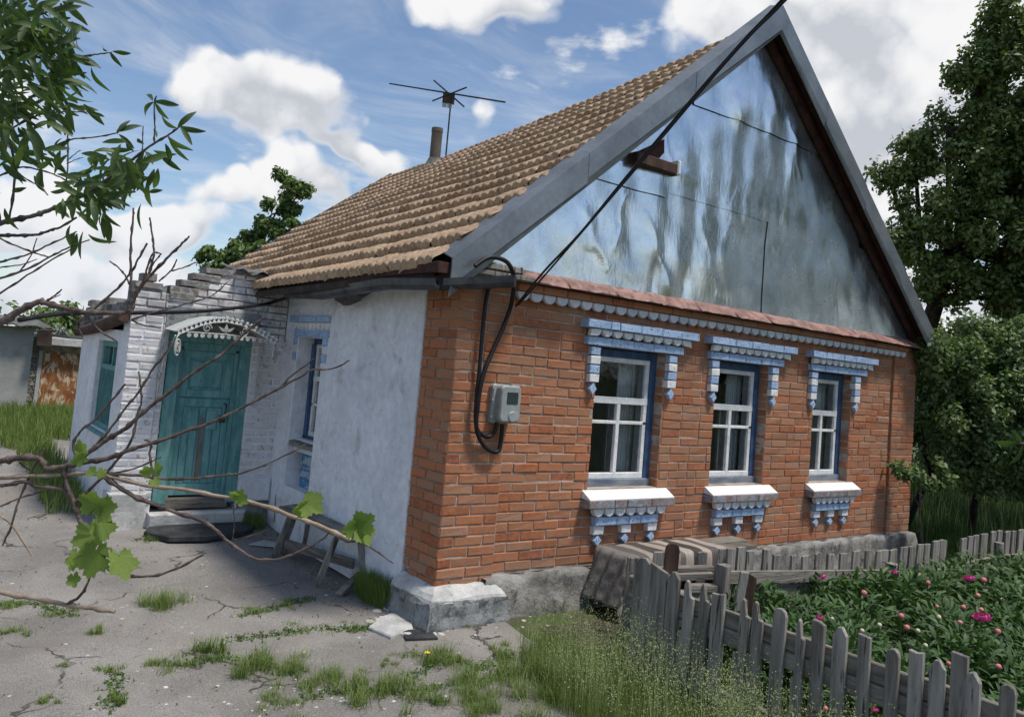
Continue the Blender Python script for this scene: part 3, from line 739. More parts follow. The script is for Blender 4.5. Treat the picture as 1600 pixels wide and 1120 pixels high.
# side-wall window
F = SIDE; a, b = SW
for u0, u1 in split(2.20, 3.18, [1.1, 1, .95, 1]): block(F, u0, u1, 2.222, 2.284, -.02, .05, M_blue, 'lintel_block')
k = 9; s = (3.10 - 2.20) / k
for j in range(k): scallop(F, 2.20 + j * s + .006, 2.20 + (j + 1) * s - .006, 2.152, 2.214, -.02, .036, mat=M_white)
for u0, u1 in split(2.20, 3.06, [1, .3, 1, .9, .8]): block(F, u0, u1, 2.072, 2.142, -.3, .034, M_blue, 'lintel_block')
for c0, c1 in ((2.225, 2.33), (2.985, 3.06)):
    for q in range(4): block(F, c0, c1, 2.065 - .08 * (q + 1) + .008, 2.065 - .08 * q, -.02, .032, M_blue if q % 2 == 0 else M_white, 'drop_block')
k = 11; s = .078
for j in range(k): scallop(F, 2.34 + j * s + .008, 2.34 + (j + 1) * s - .008, 2.435, 2.50, -.02, .040, mat=M_lilac)
fo = MB(); dp = -.16
for (p, q, r_, s_) in ((a, b, SZ[1] - .06, SZ[1]), (a, a + .06, SZ[0], SZ[1] - .06), (b - .06, b, SZ[0], SZ[1] - .06), (a, b, SZ[0] - .0, SZ[0] + .03)): fo.box(F, p, q, r_, s_, -.28, dp + (.02 if r_ == SZ[0] else 0), .004)
wnd = part('window', fo, M_navy, house)
fa, fb, z0, z1 = a + .06, b - .06, SZ[0] + .03, SZ[1] - .06
fi = MB(); d1 = dp - .012
fi.box(F, fa, fa + .04, z0, z1, -.26, d1, .004); fi.box(F, fb - .04, fb, z0, z1, -.26, d1, .004)
fi.box(F, fa, fb, z1 - .04, z1, -.26, d1 + .002); fi.box(F, fa, fb, z0, z0 + .045, -.26, d1 + .002)
zt = z0 + (z1 - z0) * .60; um = (fa + fb) / 2; zm = z0 + (z1 - z0) * .33
fi.box(F, fa, fb, zt, zt + .05, -.26, d1 + .004); fi.box(F, um - .02, um + .02, z0, zt, -.26, d1 + .003); fi.box(F, fa, fb, zm, zm + .025, -.25, d1)
part('frame', fi, M_frame, wnd)
for (p, q, r_, s_) in ((fa + .03, fb - .03, zt + .04, z1 - .03), (fa + .03, um - .015, zm + .02, zt + .01), (um + .015, fb - .03, zm + .02, zt + .01), (fa + .03, um - .015, z0 + .03, zm + .01), (um + .015, fb - .03, z0 + .03, zm + .01)):
    gm = MB(); gm.add([F.p(p, r_, dp - .045), F.p(q, r_, dp - .045), F.p(q, s_, dp - .045), F.p(p, s_, dp - .045)], [(0, 1, 2, 3)], F.flip); part('pane', gm, M_glass, wnd)
cu = MB(); cu.box(F, a, b, z0, z1, -.5, -.46); part('curtain', cu, M_curtain, wnd)
mb = MB(); mb.prism(Fr((0, 0, 0), (-1, 0, 0), (0, 0, 1), (0, 1, 0)), [(-.3, .955), (.0, .955), (.01, 1.0), (-.17, 1.03), (-.3, 1.03)], a + .005, b - .005); part('sill_slab', mb, M_found, house)

# ---- gable sheets
AP = np.array([3.40, 5.62]); EL, ER = (-.02, 2.62), (6.84, 2.62)
def xl(z): return EL[0] + (AP[0] - EL[0]) * (z - EL[1]) / (AP[1] - EL[1])
def xr(z): return ER[0] + (AP[0] - ER[0]) * (z - ER[1]) / (AP[1] - ER[1])
def relief(x, z):
    """dents and vertical flutes of the thin sheets"""
    fl = np.zeros_like(x)
    for xc, w, z0, z1, am in ((1.95, .10, 2.75, 4.2, .030), (2.33, .11, 2.7, 4.4, .034), (2.72, .10, 2.7, 4.7, .040), (3.02, .09, 2.8, 5.1, .036), (3.33, .10, 3.3, 5.2, .040),
                              (3.62, .09, 3.4, 5.1, .034), (3.95, .10, 3.5, 4.9, .030), (4.35, .13, 2.9, 4.5, .022), (4.9, .18, 2.8, 3.9, .018), (5.5, .14, 2.7, 3.4, .014), (1.5, .09, 2.8, 3.9, .018), (1.1, .1, 2.7, 3.5, .012)):
        xx = x + .035 * np.sin(z * 1.6 + xc * 3) + .008 * np.sin(z * 6 + xc * 9); w = w * 1.6
        env = np.clip((z - z0) / .35, 0, 1) * np.clip((z1 - z) / .35, 0, 1)
        fl += am * np.exp(-((xx - xc) / w) ** 2) * env
    fl += .010 * np.sin(x * 6.3 + .7 * np.sin(z * 2.3)) * np.sin(z * 1.9 + 1.1) + .004 * np.sin(x * 17 + z * 5) * np.sin(z * 7 + x)
    # crumples low on the left
    for cx, cz, rx, rz, am in ((1.35, 3.02, .34, .12, .010), (1.25, 2.95, .10, .05, -.006), (1.72, 2.86, .20, .10, .009), (2.2, 2.80, .10, .16, .03), (2.05, 2.9, .06, .2, -.02), (2.45, 2.85, .08, .2, -.024), (1.0, 3.1, .1, .2, .012), (3.05, 4.65, .22, .2, .05), (3.55, 4.75, .12, .35, .04), (4.0, 4.45, .1, .3, .035), (2.3, 3.85, .2, .08, .015)):
        q = ((x - cx) / rx) ** 2 + ((z - cz - .25 * (x - cx) ** 2) / rz) ** 2
        fl += am * np.exp(-q * 1.5) * (1 + .15 * np.sin(x * 25 + z * 14))
    for (x0, z0, x1, z1, am, w) in ((1.15, 3.3, 1.45, 2.85, .012, .025), (1.9, 3.4, 2.25, 2.75, .016, .03), (2.6, 3.5, 2.95, 2.8, .016, .03), (3.9, 4.75, 4.15, 4.2, .018, .025), (3.1, 3.9, 3.0, 3.4, .012, .02), (1.6, 3.5, 1.55, 3.05, .012, .02), (4.9, 3.4, 5.0, 2.8, .010, .02), (2.0, 4.3, 2.15, 3.9, .012, .02)):
        dx, dz = x1 - x0, z1 - z0; L2 = dx * dx + dz * dz; t_ = np.clip(((x - x0) * dx + (z - z0) * dz) / L2, 0, 1)
        dist = np.hypot(x - x0 - dx * t_ + .02 * np.sin(z * 19), z - z0 - dz * t_); fl += am * np.exp(-dist / w)
    return fl
def sheet_part(xa, xb, za, zb, off):
    nz = max(4, int((zb - za) / .022)); nxn = max(6, int(min(xb - xa, xr(za) - xl(za)) / .022)); V = []; 
    for i in range(nz + 1):
        z = za + (zb - za) * i / nz; l = max(xa, xl(z)); r = min(xb, xr(z))
        if r < l: l = r = (l + r) / 2
        x = np.linspace(l, r, nxn + 1); zz = np.full_like(x, z)
        y = -(.012 + off * 1.8 + .62 * relief(x, zz)); V.append(np.stack([x, y, zz], -1))
    V = np.concatenate(V); i = np.arange(nz * (nxn + 1)).reshape(nz, nxn + 1)[:, :-1].ravel()
    Fq = np.stack([i, i + 1, i + 2 + nxn, i + 1 + nxn], -1)
    me = npmesh('metal_sheet', V - np.array(OFF[house.name]), Fq, M_steel, True); part('metal_sheet', me, M_steel, house)
sheet_part(-.2, 2.12, 2.66, 3.60, .000); sheet_part(2.115, 3.655, 2.66, 3.66, .001); sheet_part(3.65, 7.0, 2.66, 3.66, .006)
sheet_part(1.20, 2.12, 3.59, 3.80, .010); sheet_part(2.11, 5.4, 3.645, 4.56, .004); sheet_part(1.40, 2.115, 3.79, 4.56, .004); sheet_part(2.4, 4.6, 4.545, 5.60, .012)
mb = MB(); mb.prism(GAB, [(0, 2.6), (6.85, 2.6), (3.4, 5.6)], -.06, -.03); part('gable_boards', mb, M_deck, house)
# attic vent frame poking out of the gable
mb = MB(); mb.box(GAB, 1.62, 2.16, 3.80, 3.90, -.05, .12, .01); part('vent_ledge', mb, M_woodb, house)
mb = MB(); mb.prism(GAB, [(1.66, 3.90), (2.05, 3.90), (2.03, 4.12)], 0, .035); part('vent_board', mb, M_soffit, house)
mb = MB(); mb.box(GAB, 2.13, 2.17, 3.80, 3.93, .0, .14, .01); part('vent_end', mb, M_frame, house)
# ledge flashing of red-brown tin over the frieze
random.seed(5)
for k in range(12):
    a = .42 + k * .54; b = min(a + .55, 6.86)
    zz = .01 * random.random(); mb = MB(); nn = 8; V = []; Fc = []
    for q in range(nn + 1):
        u = a + (b - a) * q / nn; e = .145 + random.uniform(-.014, .014)
        V += [GAB.p(u, 2.715, .004), GAB.p(u, 2.665 + zz, .08), GAB.p(u, 2.605 + zz + random.uniform(-.006, .006), e), GAB.p(u, 2.597 + zz, e - .004), GAB.p(u, 2.65 + zz, .075)]
    for q in range(nn):
        o = q * 5
        for r_ in range(4): Fc.append((o + r_, o + r_ + 1, o + 6 + r_, o + 5 + r_))
    mb.add(V, Fc, False); part('flashing', mb, M_rust, house)
mb = MB(); mb.box(GAB, .42, 6.9, 2.598, 2.64, -.1, .10); part('ledge_board', mb, M_soffit, house)
mb = MB(); mb.box(GAB, -.14, .56, 2.60, 2.635, -.05, .20, .004); mb.box(GAB, -.08, .50, 2.65, 2.69, .06, .11, .004); mb.box(GAB, .0, .42, 2.645, 2.70, .13, .20, .01); part('eave_return_board', mb, M_wood, house)

# ---- roof
E0, E1 = np.array([-.31, -.11, 2.60]), np.array([-.46, 6.0, 2.44])
R0, R1 = np.array([3.385, -.11, 5.645]), np.array([3.02, 7.05, 4.97])
def roofp(s, t):
    """s along the eave (0 gable .. 1 far), t up the slope"""
    e = lerp(E0, E1, s); r = lerp(R0, R1, s); p = lerp(e, r, t)
    p = p + np.array([0, 0, -.10 * math.sin(math.pi * min(1, max(0, s))) * t - .02 * math.sin(math.pi * t) * math.sin(s * 9)])
    return p
TILES = []
ROWS = 15
nc0 = int(np.linalg.norm(E1 - E0) / .208)
for r in range(ROWS):
    for c in range(nc0):
        TILES.append((r, c))
def tile_mesh(seed):
    rs = random.Random(seed); nu = 12; V = []; F = []
    prof = []
    for k in range(nu + 1):
        u = -.5 + k / nu; h = .027 * abs(math.sin((u + .5) * 2 * math.pi)) ** .7 + .003
        prof.append((u, h))
    for (v, lift, sc) in ((-.62, .0, 1), (-.46, .040, 1.05), (-.38, .054, 1.1), (.5, .002, .75)):
        for (u, h) in prof: V.append((u, v + (rs.uniform(-.022, .022) if v < -.4 else 0), (h * sc + lift) if v > -.6 else -.002 + h * .35 + .004))
    for i in range(3):
        for k in range(nu): F.append((i * (nu + 1) + k, i * (nu + 1) + k + 1, (i + 1) * (nu + 1) + k + 1, (i + 1) * (nu + 1) + k))
    me = bpy.data.meshes.new('roof_tile')
    me.from_pydata([(a, b if b > -.6 else -.475, c) for a, b, c in V], [], F); me.update(); me.polygons.foreach_set('use_smooth', [True] * len(F)); me.materials.append(M_tile); return me
TM = [tile_mesh(k) for k in range(6)]
rs = random.Random(4); tl = []
for (r, c) in TILES:
    s0, s1 = c / nc0, (c + 1) / nc0; t0, t1 = r / ROWS, (r + 1) / ROWS
    sm, tm = (s0 + s1) / 2, (t0 + t1) / 2
    P = roofp(sm, tm); U = roofp(s1, tm) - roofp(s0, tm); Vv = roofp(sm, t1) - roofp(sm, t0)
    # U runs away from the gable (+y); x axis of the tile = -U keeps it right-handed with normal up
    N = np.cross(-U, Vv); N = N / np.linalg.norm(N)
    if N[2] < 0: N = -N
    an = rs.gauss(0, .022); X_ = -U * (1.0 + rs.uniform(0, .03)); Y_ = Vv * (1.10 + rs.gauss(0, .01))
    Xr = X_ + Y_ * an * .6; Yr = Y_ - X_ * an
    M = Matrix(((Xr[0], Yr[0], N[0], P[0]), (Xr[1], Yr[1], N[1], P[1]), (Xr[2], Yr[2], N[2], P[2]), (0, 0, 0, 1)))
    M.translation = Vector(P + N * (.012 + rs.uniform(-.004, .007)) + Vv * rs.gauss(0, .012))
    dd = (Mx @ (P - CAM))[2]; tl.append((abs(dd), M))
tl.sort(key=lambda q: q[0])
for d_, M in tl[:300]: inst('roof_tile', TM[rs.randrange(6)], house, M)
mb = MB()
for d_, M in tl[300:]:
    me = TM[rs.randrange(6)]; mb.add([tuple(M @ v.co) for v in me.vertices], [tuple(p.vertices) for p in me.polygons], False, True)
part('distant_roof_tiles', mb, M_tile, house, 'stuff')
# deck under the tiles, and the unseen right slope
mb = MB(); n1 = 12
G = [[roofp(i / n1, j / 6) for j in range(7)] for i in range(n1 + 1)]
V = [tuple(G[i][j] - np.array([0, 0, .012])) for i in range(n1 + 1) for j in range(7)] + [tuple(G[i][j] - np.array([0, 0, .07])) for i in range(n1 + 1) for j in range(7)]
Fc = []; o = (n1 + 1) * 7
for i in range(n1):
    for j in range(6):
        q = i * 7 + j; Fc += [(q, q + 1, q + 8, q + 7), (o + q, o + q + 7, o + q + 8, o + q + 1)]
    Fc.append((i * 7, i * 7 + 7, o + i * 7 + 7, o + i * 7))
mb.add(V, Fc)
# far gable edge strip
part('roof_deck', mb, M_deck, house)
mb = MB(); RE0, RE1 = np.array([6.86, -.20, 2.70]), np.array([6.6, 6.4, 2.5])
V = [];
for i in range(9):
    s = i / 8; rp = roofp(s, 1) + np.array([0, 0, .03]); V += [tuple(rp), tuple(lerp(RE0, RE1, s)), tuple(rp - np.array([0, 0, .035])), tuple(lerp(RE0, RE1, s) - np.array([0, 0, .005]))]
Fc = []
for i in range(8): q = i * 4; Fc += [(q, q + 4, q + 5, q + 1), (q + 2, q + 3, q + 7, q + 6), (q + 1, q + 5, q + 7, q + 3)]
mb.add(V, Fc, True); part('roof_slope', mb, M_tile, house)
# ridge caps
for k in range(17):
    s0, s1 = k / 17, (k + 1.12) / 17; p0, p1 = roofp(min(s0, 1), 1), roofp(min(s1, 1), 1)
    mb = MB(); mb.tube([tuple(p0 + np.array([0.01, 0, -.012 + rs.uniform(-.006, .008)])), tuple(p1 + np.array([0.01, 0, -.03]))], [.062, .05], 8, True); part('ridge_tile', mb, M_slate if k < 8 else M_tile, house)
# far verge board
mb = MB(); vs = [roofp(1.0, t) for t in (0, .5, 1.0)]
mb.tube([tuple(p + np.array([0, .03, .035])) for p in vs], .05, 4); part('verge_board', mb, M_gutter, house)

def slope_board(e, a, y0, y1, top, bot):
    """board along a gable slope between plan y0 (front) and y1, vertical extents top/bot above/below the line"""
    V = []
    for (x, z) in (e, a):
        for (yy, zz) in ((y0, z + bot), (y0, z + top), (y1, z + top), (y1, z + bot)): V.append((x, yy, zz))
    return V, [(0, 1, 5, 4), (1, 2, 6, 5), (2, 3, 7, 6), (3, 0, 4, 7), (0, 3, 2, 1), (4, 5, 6, 7)]
ea, apx = (-.245, 2.59), (3.39, 5.70)
era = (6.88, 2.725)
def barge(e, a, nseg, flip):
    for k in range(nseg):
        p = (lerp(e[0], a[0], k / nseg), lerp(e[1], a[1], k / nseg)); q = (lerp(e[0], a[0], (k + 1) / nseg), lerp(e[1], a[1], (k + 1) / nseg))
        jy = rs.uniform(-.004, .004); w0, w1 = -.115 + rs.uniform(-.008, .008), -.16 + rs.uniform(-.008, .008)
        mb = MB(); V, Fq = slope_board(p, q, -.235 + jy - .0015 * k, -.218 + jy, .075 + .001 * (k % 2), -.2)
        V[0] = (p[0], V[0][1], p[1] + w0); V[4] = (q[0], V[4][1], q[1] + w1); mb.add(V, Fq, flip)
        V, Fq = slope_board(p, q, -.235 + jy - .0015 * k, -.075 + jy, .084 + .001 * (k % 2), .076 + .001 * (k % 2))
        for i_ in (2, 3, 6, 7): V[i_] = (V[i_][0], V[i_][1], V[i_][2] + .055)
        mb.add(V, Fq, flip)
        part('bargeboard', mb, M_barge, house)
barge(ea, apx, 3, True); barge(era, apx, 4, False)
# soffits (red-brown painted boards under the verge)
for (e, a, fl) in ((ea, apx, True), (era, apx, False)):
    for k in range(3):
        y0 = -.216 + k * .067; mb = MB(); V, Fq = slope_board((e[0] + (.07 if fl else -.07), e[1] + .06), (a[0], a[1]), y0, y0 + .063, -.055 - .004 * k, -.075 - .004 * k); mb.add(V, Fq, fl); part('soffit_board', mb, M_soffit, house)
    mb = MB(); V, Fq = slope_board((e[0] + (.20 if fl else -.20), e[1] + .14), (a[0], a[1] - .06), -.10, -.05, -.09, -.19); mb.add(V, Fq, fl); part('verge_rafter', mb, M_soffit, house)
# gutter along the eave
GP = [onp(805, 441, 1, -.45), onp(735, 444, 1, -.22), onp(690, 446, 0, -.28), onp(610, 445, 0, -.30), onp(545, 455, 0, -.28), onp(500, 462, 0, -.26), onp(452, 461, 0, -.24)]
for k in range(len(GP) - 1):
    p, q = GP[k], GP[k + 1]; mb = MB(); V = []
    d = (q - p); d2 = np.array([-d[1], d[0], 0]); d2 /= np.linalg.norm(d2)
    if np.dot(d2, CAM - p) < 0: d2 = -d2
    prof = [(-.06, .045), (-.055, -.005), (-.03, -.035), (.03, -.035), (.055, -.005), (.06, .045), (.052, .045), (.045, 0), (-.045, 0), (-.052, .045)]
    for c in (p, q + d * .04):
        dz = .004 * (k % 2)
        for (w, h) in prof: V.append(tuple(c + d2 * w + np.array([0, 0, h + dz])))
    m_ = len(prof); mb.add(V, [(j, (j + 1) % m_, m_ + (j + 1) % m_, m_ + j) for j in range(m_)] + [tuple(range(m_))[::-1], tuple(range(m_, 2 * m_))], False); part('gutter', mb, M_gutter, house)
mb = MB(); mb.box(SIDE, -.2, YP, 2.56, 2.64, .02, .34, .004); part('eave_board', mb, M_soffit, house)
# torn roofing felt sagging under the eave
V = []; Fc = []; nn = 14
for q in range(nn + 1):
    u = 1.15 + .95 * q / nn; sag = .17 * math.sin(math.pi * q / nn) ** 1.5
    V += [SIDE.p(u, 2.58, .04), SIDE.p(u, 2.55 - sag * .8, .07 + .03 * math.sin(q * 1.9)), SIDE.p(u, 2.53 - sag, .15 + .02 * math.sin(q * 2.7)), SIDE.p(u, 2.57 - sag * .3, .22)]
for q in range(nn):
    for r_ in range(3): Fc.append((q * 4 + r_, q * 4 + r_ + 1, q * 4 + r_ + 5, q * 4 + r_ + 4))
mb = MB(); mb.add(V, Fc, False, True); part('sagging_felt', mb, material('dark_roofing_felt', (.04, .04, .042), (.13, .13, .135), 9, .9, .5, 30), house)
# stove pipe through the roof
cb = onp(678, 262, 0, 2.75); ct = onp(678, 203, 0, 2.75)
mb = MB(); c0 = np.array([cb[0], cb[1], cb[2] - .4]); c1 = np.array([cb[0], cb[1], ct[2]])
mb.tube([tuple(c0), tuple(c1)], .082, 14, False); mb.tube([tuple(c1 - np.array([0, 0, .06])), tuple(c1)], [.086, .086], 14, False); mb.tube([tuple(c1), tuple(c1 - np.array([0, 0, .5]))], .066, 14, True)
chim = part('chimney', mb, material('asbestos_stove_pipe', (.075, .06, .05), (.15, .125, .105), 4, .9, .3, 30, grain=(1, 1, .3)), house)
mb = MB(); mb.tube([tuple(cb + np.array([0, 0, -.25])), tuple(cb + np.array([0, 0, .14]))], [.26, .09], 9); part('chimney_flaunching', mb, M_found, chim)

# ------------------------------------------------------------------ porch
porch = root('brick_porch', (-.8, 4.4, .1), 'whitewashed brick entrance porch with stepped crumbling parapet and teal barred side window', 'porch')
pb = []
PZ0 = .30; DX = (-1.10, -.39); DZT = 1.97
def topz(x):
    if x < -1.24: return 2.40
    for a, z in ((-1.15, 2.40), (-1.05, 2.48), (-.94, 2.555), (-.82, 2.63)):
        if x < a: return z
    return 2.705
mb = MB()
mb.box(POR, -1.565, -1.272, PZ0 - .3, 2.12, -.27, .006); mb.box(POR, -1.272, DX[0] - .1, PZ0 - .2, 2.0, -.26, -.018); mb.box(POR, DX[1] + .02, -.0, PZ0 - .3, 2.0, -.26, -.018)
part('rendered_core', mb, M_lilac, porch); mb = MB()
mb.box(POR, -1.565, -1.272, 2.12, 2.44, -.27, -.002); mb.box(POR, -1.272, DX[0] - .1, 2.0, 2.38, -.26, -.025); mb.box(POR, DX[1] + .02, -.0, 2.0, 2.62, -.26, -.025)
mb.box(POR, DX[0] - .1, DX[1] + .02, DZT, 2.38, -.26, -.027)
part('wall_core', mb, M_dconcr, porch)
random.seed(21)
for r in range(31):
    v = PZ0 + r * CR
    def cr_(a, b, ph, pr):
        u = a; first = True
        while u < b - .03:
            w = (.13 if (first and ph) else (.13 if random.random() < .1 else .26)) + random.uniform(-.01, .01); first = False; e = min(u + w, b)
            if e > b - .05: e = b
            if v + .03 < topz((u + e) / 2): pb.append((POR, u + .005, v + .006, e - u - .010, pr))
            u = e
    if v < 2.42: cr_(-1.575, -1.272, r % 2, .012)
    if v < DZT - .02:
        cr_(-1.268, DX[0] - .09, 0, -.012); cr_(DX[1] + .03, -.02, r % 2, -.012)
    else: cr_(-1.268, -.02, r % 2, -.012)
def wb_mesh(w, k, _c={}):
    key = (round(w / .02), k)
    if key not in _c:
        random.seed(hash(key) % 999); m_ = MB(); ww = round(w / .02) * .02
        m_.box(Fr((0, 0, 0), (1, 0, 0), (0, 0, 1), (0, -1, 0)), -ww / 2, ww / 2, 0, .065, -.06, 0, .009, .004)
        me = m_.data('brick'); me.materials.append(M_wbrick); _c[key] = me
    return _c[key]
place_bricks(pb, porch, 300, wb_mesh, M_wbrick, 'brickwork')
for (a, b, z0, z1) in ((-1.57, -1.31, 2.40, 2.465), (-1.50, -1.38, 2.47, 2.55), (-1.24, -1.0, 2.33, 2.40)):
    mb = MB(); mb.box(POR, a, b, z0, z1, -.2, .015, .008, .005); part('cap_brick', mb, M_rawbrick, porch)
for (a, z) in ((-1.24, 2.405), (-1.14, 2.48), (-1.03, 2.557), (-.92, 2.634), (-.66, 2.66), (-.40, 2.64)):
    mb = MB(); mb.box(POR, a, a + .27, z - .01, z + .055, -.24, .0, .008, .006); part('cap_brick', mb, M_rawbrick, porch)
# lintel smear of grey mortar over the canopy
mb = MB(); mb.box(POR, -1.25, -.30, 2.03, 2.27, -.05, -.006, .01); part('rough_render', mb, M_dconcr, porch)
# porch side wall with barred window
W2 = (3.72, 4.72); V2 = (.95, 1.86)
mb = MB()
mb.box(PSD, YP + .01, W2[0], .0, 1.98, -.25, .002, .01); mb.box(PSD, W2[1], 5.72, .0, 1.98, -.25, .004, .01)
mb.box(PSD, W2[0], W2[1], .0, V2[0], -.25, .0); mb.box(PSD, W2[0], W2[1], V2[1], 1.98, -.25, .0)
mb.box(Fr((XP, 5.72, 0), (1, 0, 0), (0, 0, 1), (0, 1, 0)), .0, 1.6, 0, 1.98, -.2, 0)
part('side_wall', mb, M_lilac, porch)
fo = MB()
for (p, q, r_, s_) in ((W2[0], W2[1], V2[1] - .06, V2[1]), (W2[0], W2[1], V2[0], V2[0] + .06), (W2[0], W2[0] + .06, V2[0] + .06, V2[1] - .06), (W2[1] - .06, W2[1], V2[0] + .06, V2[1] - .06),
                       (W2[0] + .06, W2[1] - .06, 1.55, 1.61), (W2[0] + .06, W2[1] - .06, 1.26, 1.31)): fo.box(PSD, p, q, r_, s_, -.14, -.05, .004)
wnd = part('window', fo, M_teald, porch)
for k in range(10):
    u = W2[0] + .10 + k * .09; mb = MB(); mb.box(PSD, u, u + .014, V2[0] + .05, 1.56, -.05, -.036); part('bar', mb, M_teald, wnd)
mb = MB(); mb.box(PSD, 4.19, 4.23, 1.6, V2[1] - .05, -.12, -.06); part('muntin', mb, M_teald, wnd)
gm = MB(); gm.box(PSD, W2[0] + .03, W2[1] - .03, V2[0] + .03, V2[1] - .03, -.12, -.115); part('pane', gm, M_glass, wnd)
gm = MB(); gm.box(PSD, W2[0] - .05, W2[1] + .05, V2[0], V2[1], -.6, -.5); part('dark_room', gm, M_dark, porch)
mb = MB(); mb.prism(Fr((XP, 0, 0), (-1, 0, 0), (0, 0, 1), (0, 1, 0)), [(-.06, .93), (.035, .90), (.035, .925), (-.06, .965)], W2[0], W2[1]); part('sill_board', mb, M_teald, porch)
# rotten eave beam, boards and leftover parapet bricks over the side
mb = MB(); mb.tube([PSD.p(3.32, 2.11, .05), PSD.p(4.1, 2.03, .06), PSD.p(5.0, 1.97, .05), PSD.p(5.8, 1.93, .05)], [.06, .07, .06, .05], 6); part('rotten_beam', mb, M_woodb, porch)
random.seed(9)
for k in range(26):
    u = 3.35 + k * .093; mb = MB(); h = 2.06 - (u - 3.3) * .035
    mb.box(PSD, u, u + .088, h, h + random.uniform(.12, .2), -.3, random.uniform(-.04, .05), .01, .01); part('parapet_stone', mb, M_rawbrick if k % 3 else M_found, porch)
for (u, w, z, h) in ((5.30, .42, 2.13, .10), (5.38, .2, 2.235, .075), (4.45, .3, 2.16, .09), (4.4, .25, 2.255, .07), (4.86, .5, 2.10, .05), (3.5, .5, 2.15, .12), (3.85, .35, 2.12, .13)):
    mb = MB(); mb.box(PSD, u, u + w, z, z + h, -.22, .01, .01, .008); part('parapet_stone', mb, M_rawbrick, porch)
mb = MB(); mb.prism(PSD, [(3.45, 2.24), (3.55, 2.31), (3.8, 2.35), (4.1, 2.30), (4.25, 2.22)], -.3, -.1, .02); part('slate_fragment', mb, M_slate, porch)
mb = MB(); mb.box(WORLD, XP + .1, -.02, YP + .2, 5.7, 1.99, 2.05); part('flat_roof', mb, M_slate, porch)
# corrugated scrap lapping from the house roof over the parapet
V = []; Fc = []; nn = 20
for q in range(nn + 1):
    x = -.62 + .70 * q / nn; wv = .022 * math.sin(q * 1.15)
    for (yy, zz) in ((YP - .10, 2.70), (YP + .25, 2.74), (YP + .6, 2.80)): V.append((x, yy + .02 * math.sin(q * .8), zz + wv - .02 * abs(math.sin(q * .35)) - (.05 if .5 < q / nn < .75 else 0) * (yy < YP)))
for q in range(nn):
    for r_ in range(2): Fc.append((q * 3 + r_, q * 3 + 3 + r_, q * 3 + 4 + r_, q * 3 + r_ + 1))
mb = MB(); mb.add(V, Fc, False, True); part('corrugated_scrap', mb, M_slate, porch)
# door
mb = MB(); dF = -.03
mb.box(POR, DX[0] - .09, DX[0] + .03, PZ0 + .02, DZT - .05, -.2, dF + .03, .006); mb.box(POR, DX[1] - .09, DX[1] + .02, PZ0 + .02, DZT - .05, -.2, dF + .02, .006)
mb.box(POR, DX[0] - .09, DX[1] + .02, DZT - .05, DZT + .03, -.2, dF + .025, .006)
mb.box(POR, DX[0] + .03, DX[0] + .07, PZ0 + .06, DZT - .1, -.2, dF - .02, .004); mb.box(POR, DX[1] - .13, DX[1] - .09, PZ0 + .06, DZT - .1, -.2, dF - .02, .004)
mb.box(POR, DX[0] + .03, DX[1] - .09, DZT - .13, DZT - .05, -.2, dF - .02, .004)
part('door_frame', mb, M_teald, porch)
dr = MB(); u0, u1 = DX[0] + .07, DX[1] - .13; df = dF - .05; z0, z1 = PZ0 + .09, DZT - .13
dr.box(POR, u0, u1, z0, z1, -.2, df - .02)
zs = 1.365
for (p, q, r_, s_) in ((u0, u0 + .075, zs + .006, z1), (u1 - .075, u1, zs + .006, z1), (u0 + .075, u1 - .075, z1 - .075, z1), (u0 + .075, u1 - .075, zs + .006, zs + .08),
                       (u0, u0 + .06, z0, zs - .006), (u1 - .06, u1, z0, zs - .006), (u0 + .06, u1 - .06, zs - .09, zs - .006), (u0 + .06, u1 - .06, z0, z0 + .11)):
    dr.box(POR, p, q, r_, s_, -.1, df, .004)
door = part('door', dr, M_teal, porch)
mb = MB(); mb.box(POR, u0 + .10, u1 - .10, zs + .105, z1 - .10, -.1, df - .002, .012)
part('upper_panel', mb, M_teal, door)
np_ = 5; pw = (u1 - u0 - .12) / np_
for k in range(np_):
    mb = MB(); mb.box(POR, u0 + .06 + k * pw + .004, u0 + .06 + (k + 1) * pw - .004, z0 + .115, zs - .095, -.1, df - .006 - .003 * (k % 2), .004); part('plank', mb, M_teal, door)
for c in (u0 + .16, u1 - .16):
    mb = MB(); mb.box(POR, c - .055, c + .055, zs - .32, zs - .12, -.1, df + .004, .008); part('small_panel', mb, M_teal, door)
mb = MB(); mb.box(POR, (u0 + u1) / 2 - .022, (u0 + u1) / 2 + .022, z0 + .15, zs - .2, -.1, df + .0015); part('bare_strip', mb, material('bare_worn_wood', (.12, .10, .09), (.24, .20, .17), 20, .9, .5, 50, grain=(2, 2, .3)), door)
mb = MB(); mb.tube([POR.p(u1 - .05, zs - .05, df), POR.p(u1 - .045, zs - .05, df + .06), POR.p(u1 - .05, zs - .16, df + .06), POR.p(u1 - .05, zs - .18, df)], .008, 6)
mb.box(POR, u1 - .09, u1 - .03, zs - .24, zs - .17, df, df + .03, .006); part('handle', mb, M_dark, door)
mb = MB(); mb.box(POR, DX[0] + .0, DX[1] - .06, PZ0 - .04, PZ0 + .07, -.2, dF + .01, .012, .006); part('threshold', mb, M_woodh, porch)
mb = MB(); mb.box(POR, -1.22, -.28, .10, .25, -.2, .06, .02, .01); mb.box(POR, -1.60, -1.25, .05, .44, -.2, .03, .02, .01); part('plinth', mb, M_concr, porch)
mb = MB(); mb.box(POR, -.36, -.03, .33, .56, -.1, .02, .012); part('plinth_render', mb, M_lilac, porch)
mb = MB(); mb.box(POR, -.36, -.02, .0, .33, -.1, .0, .012); part('dark_plinth', mb, M_found, porch)
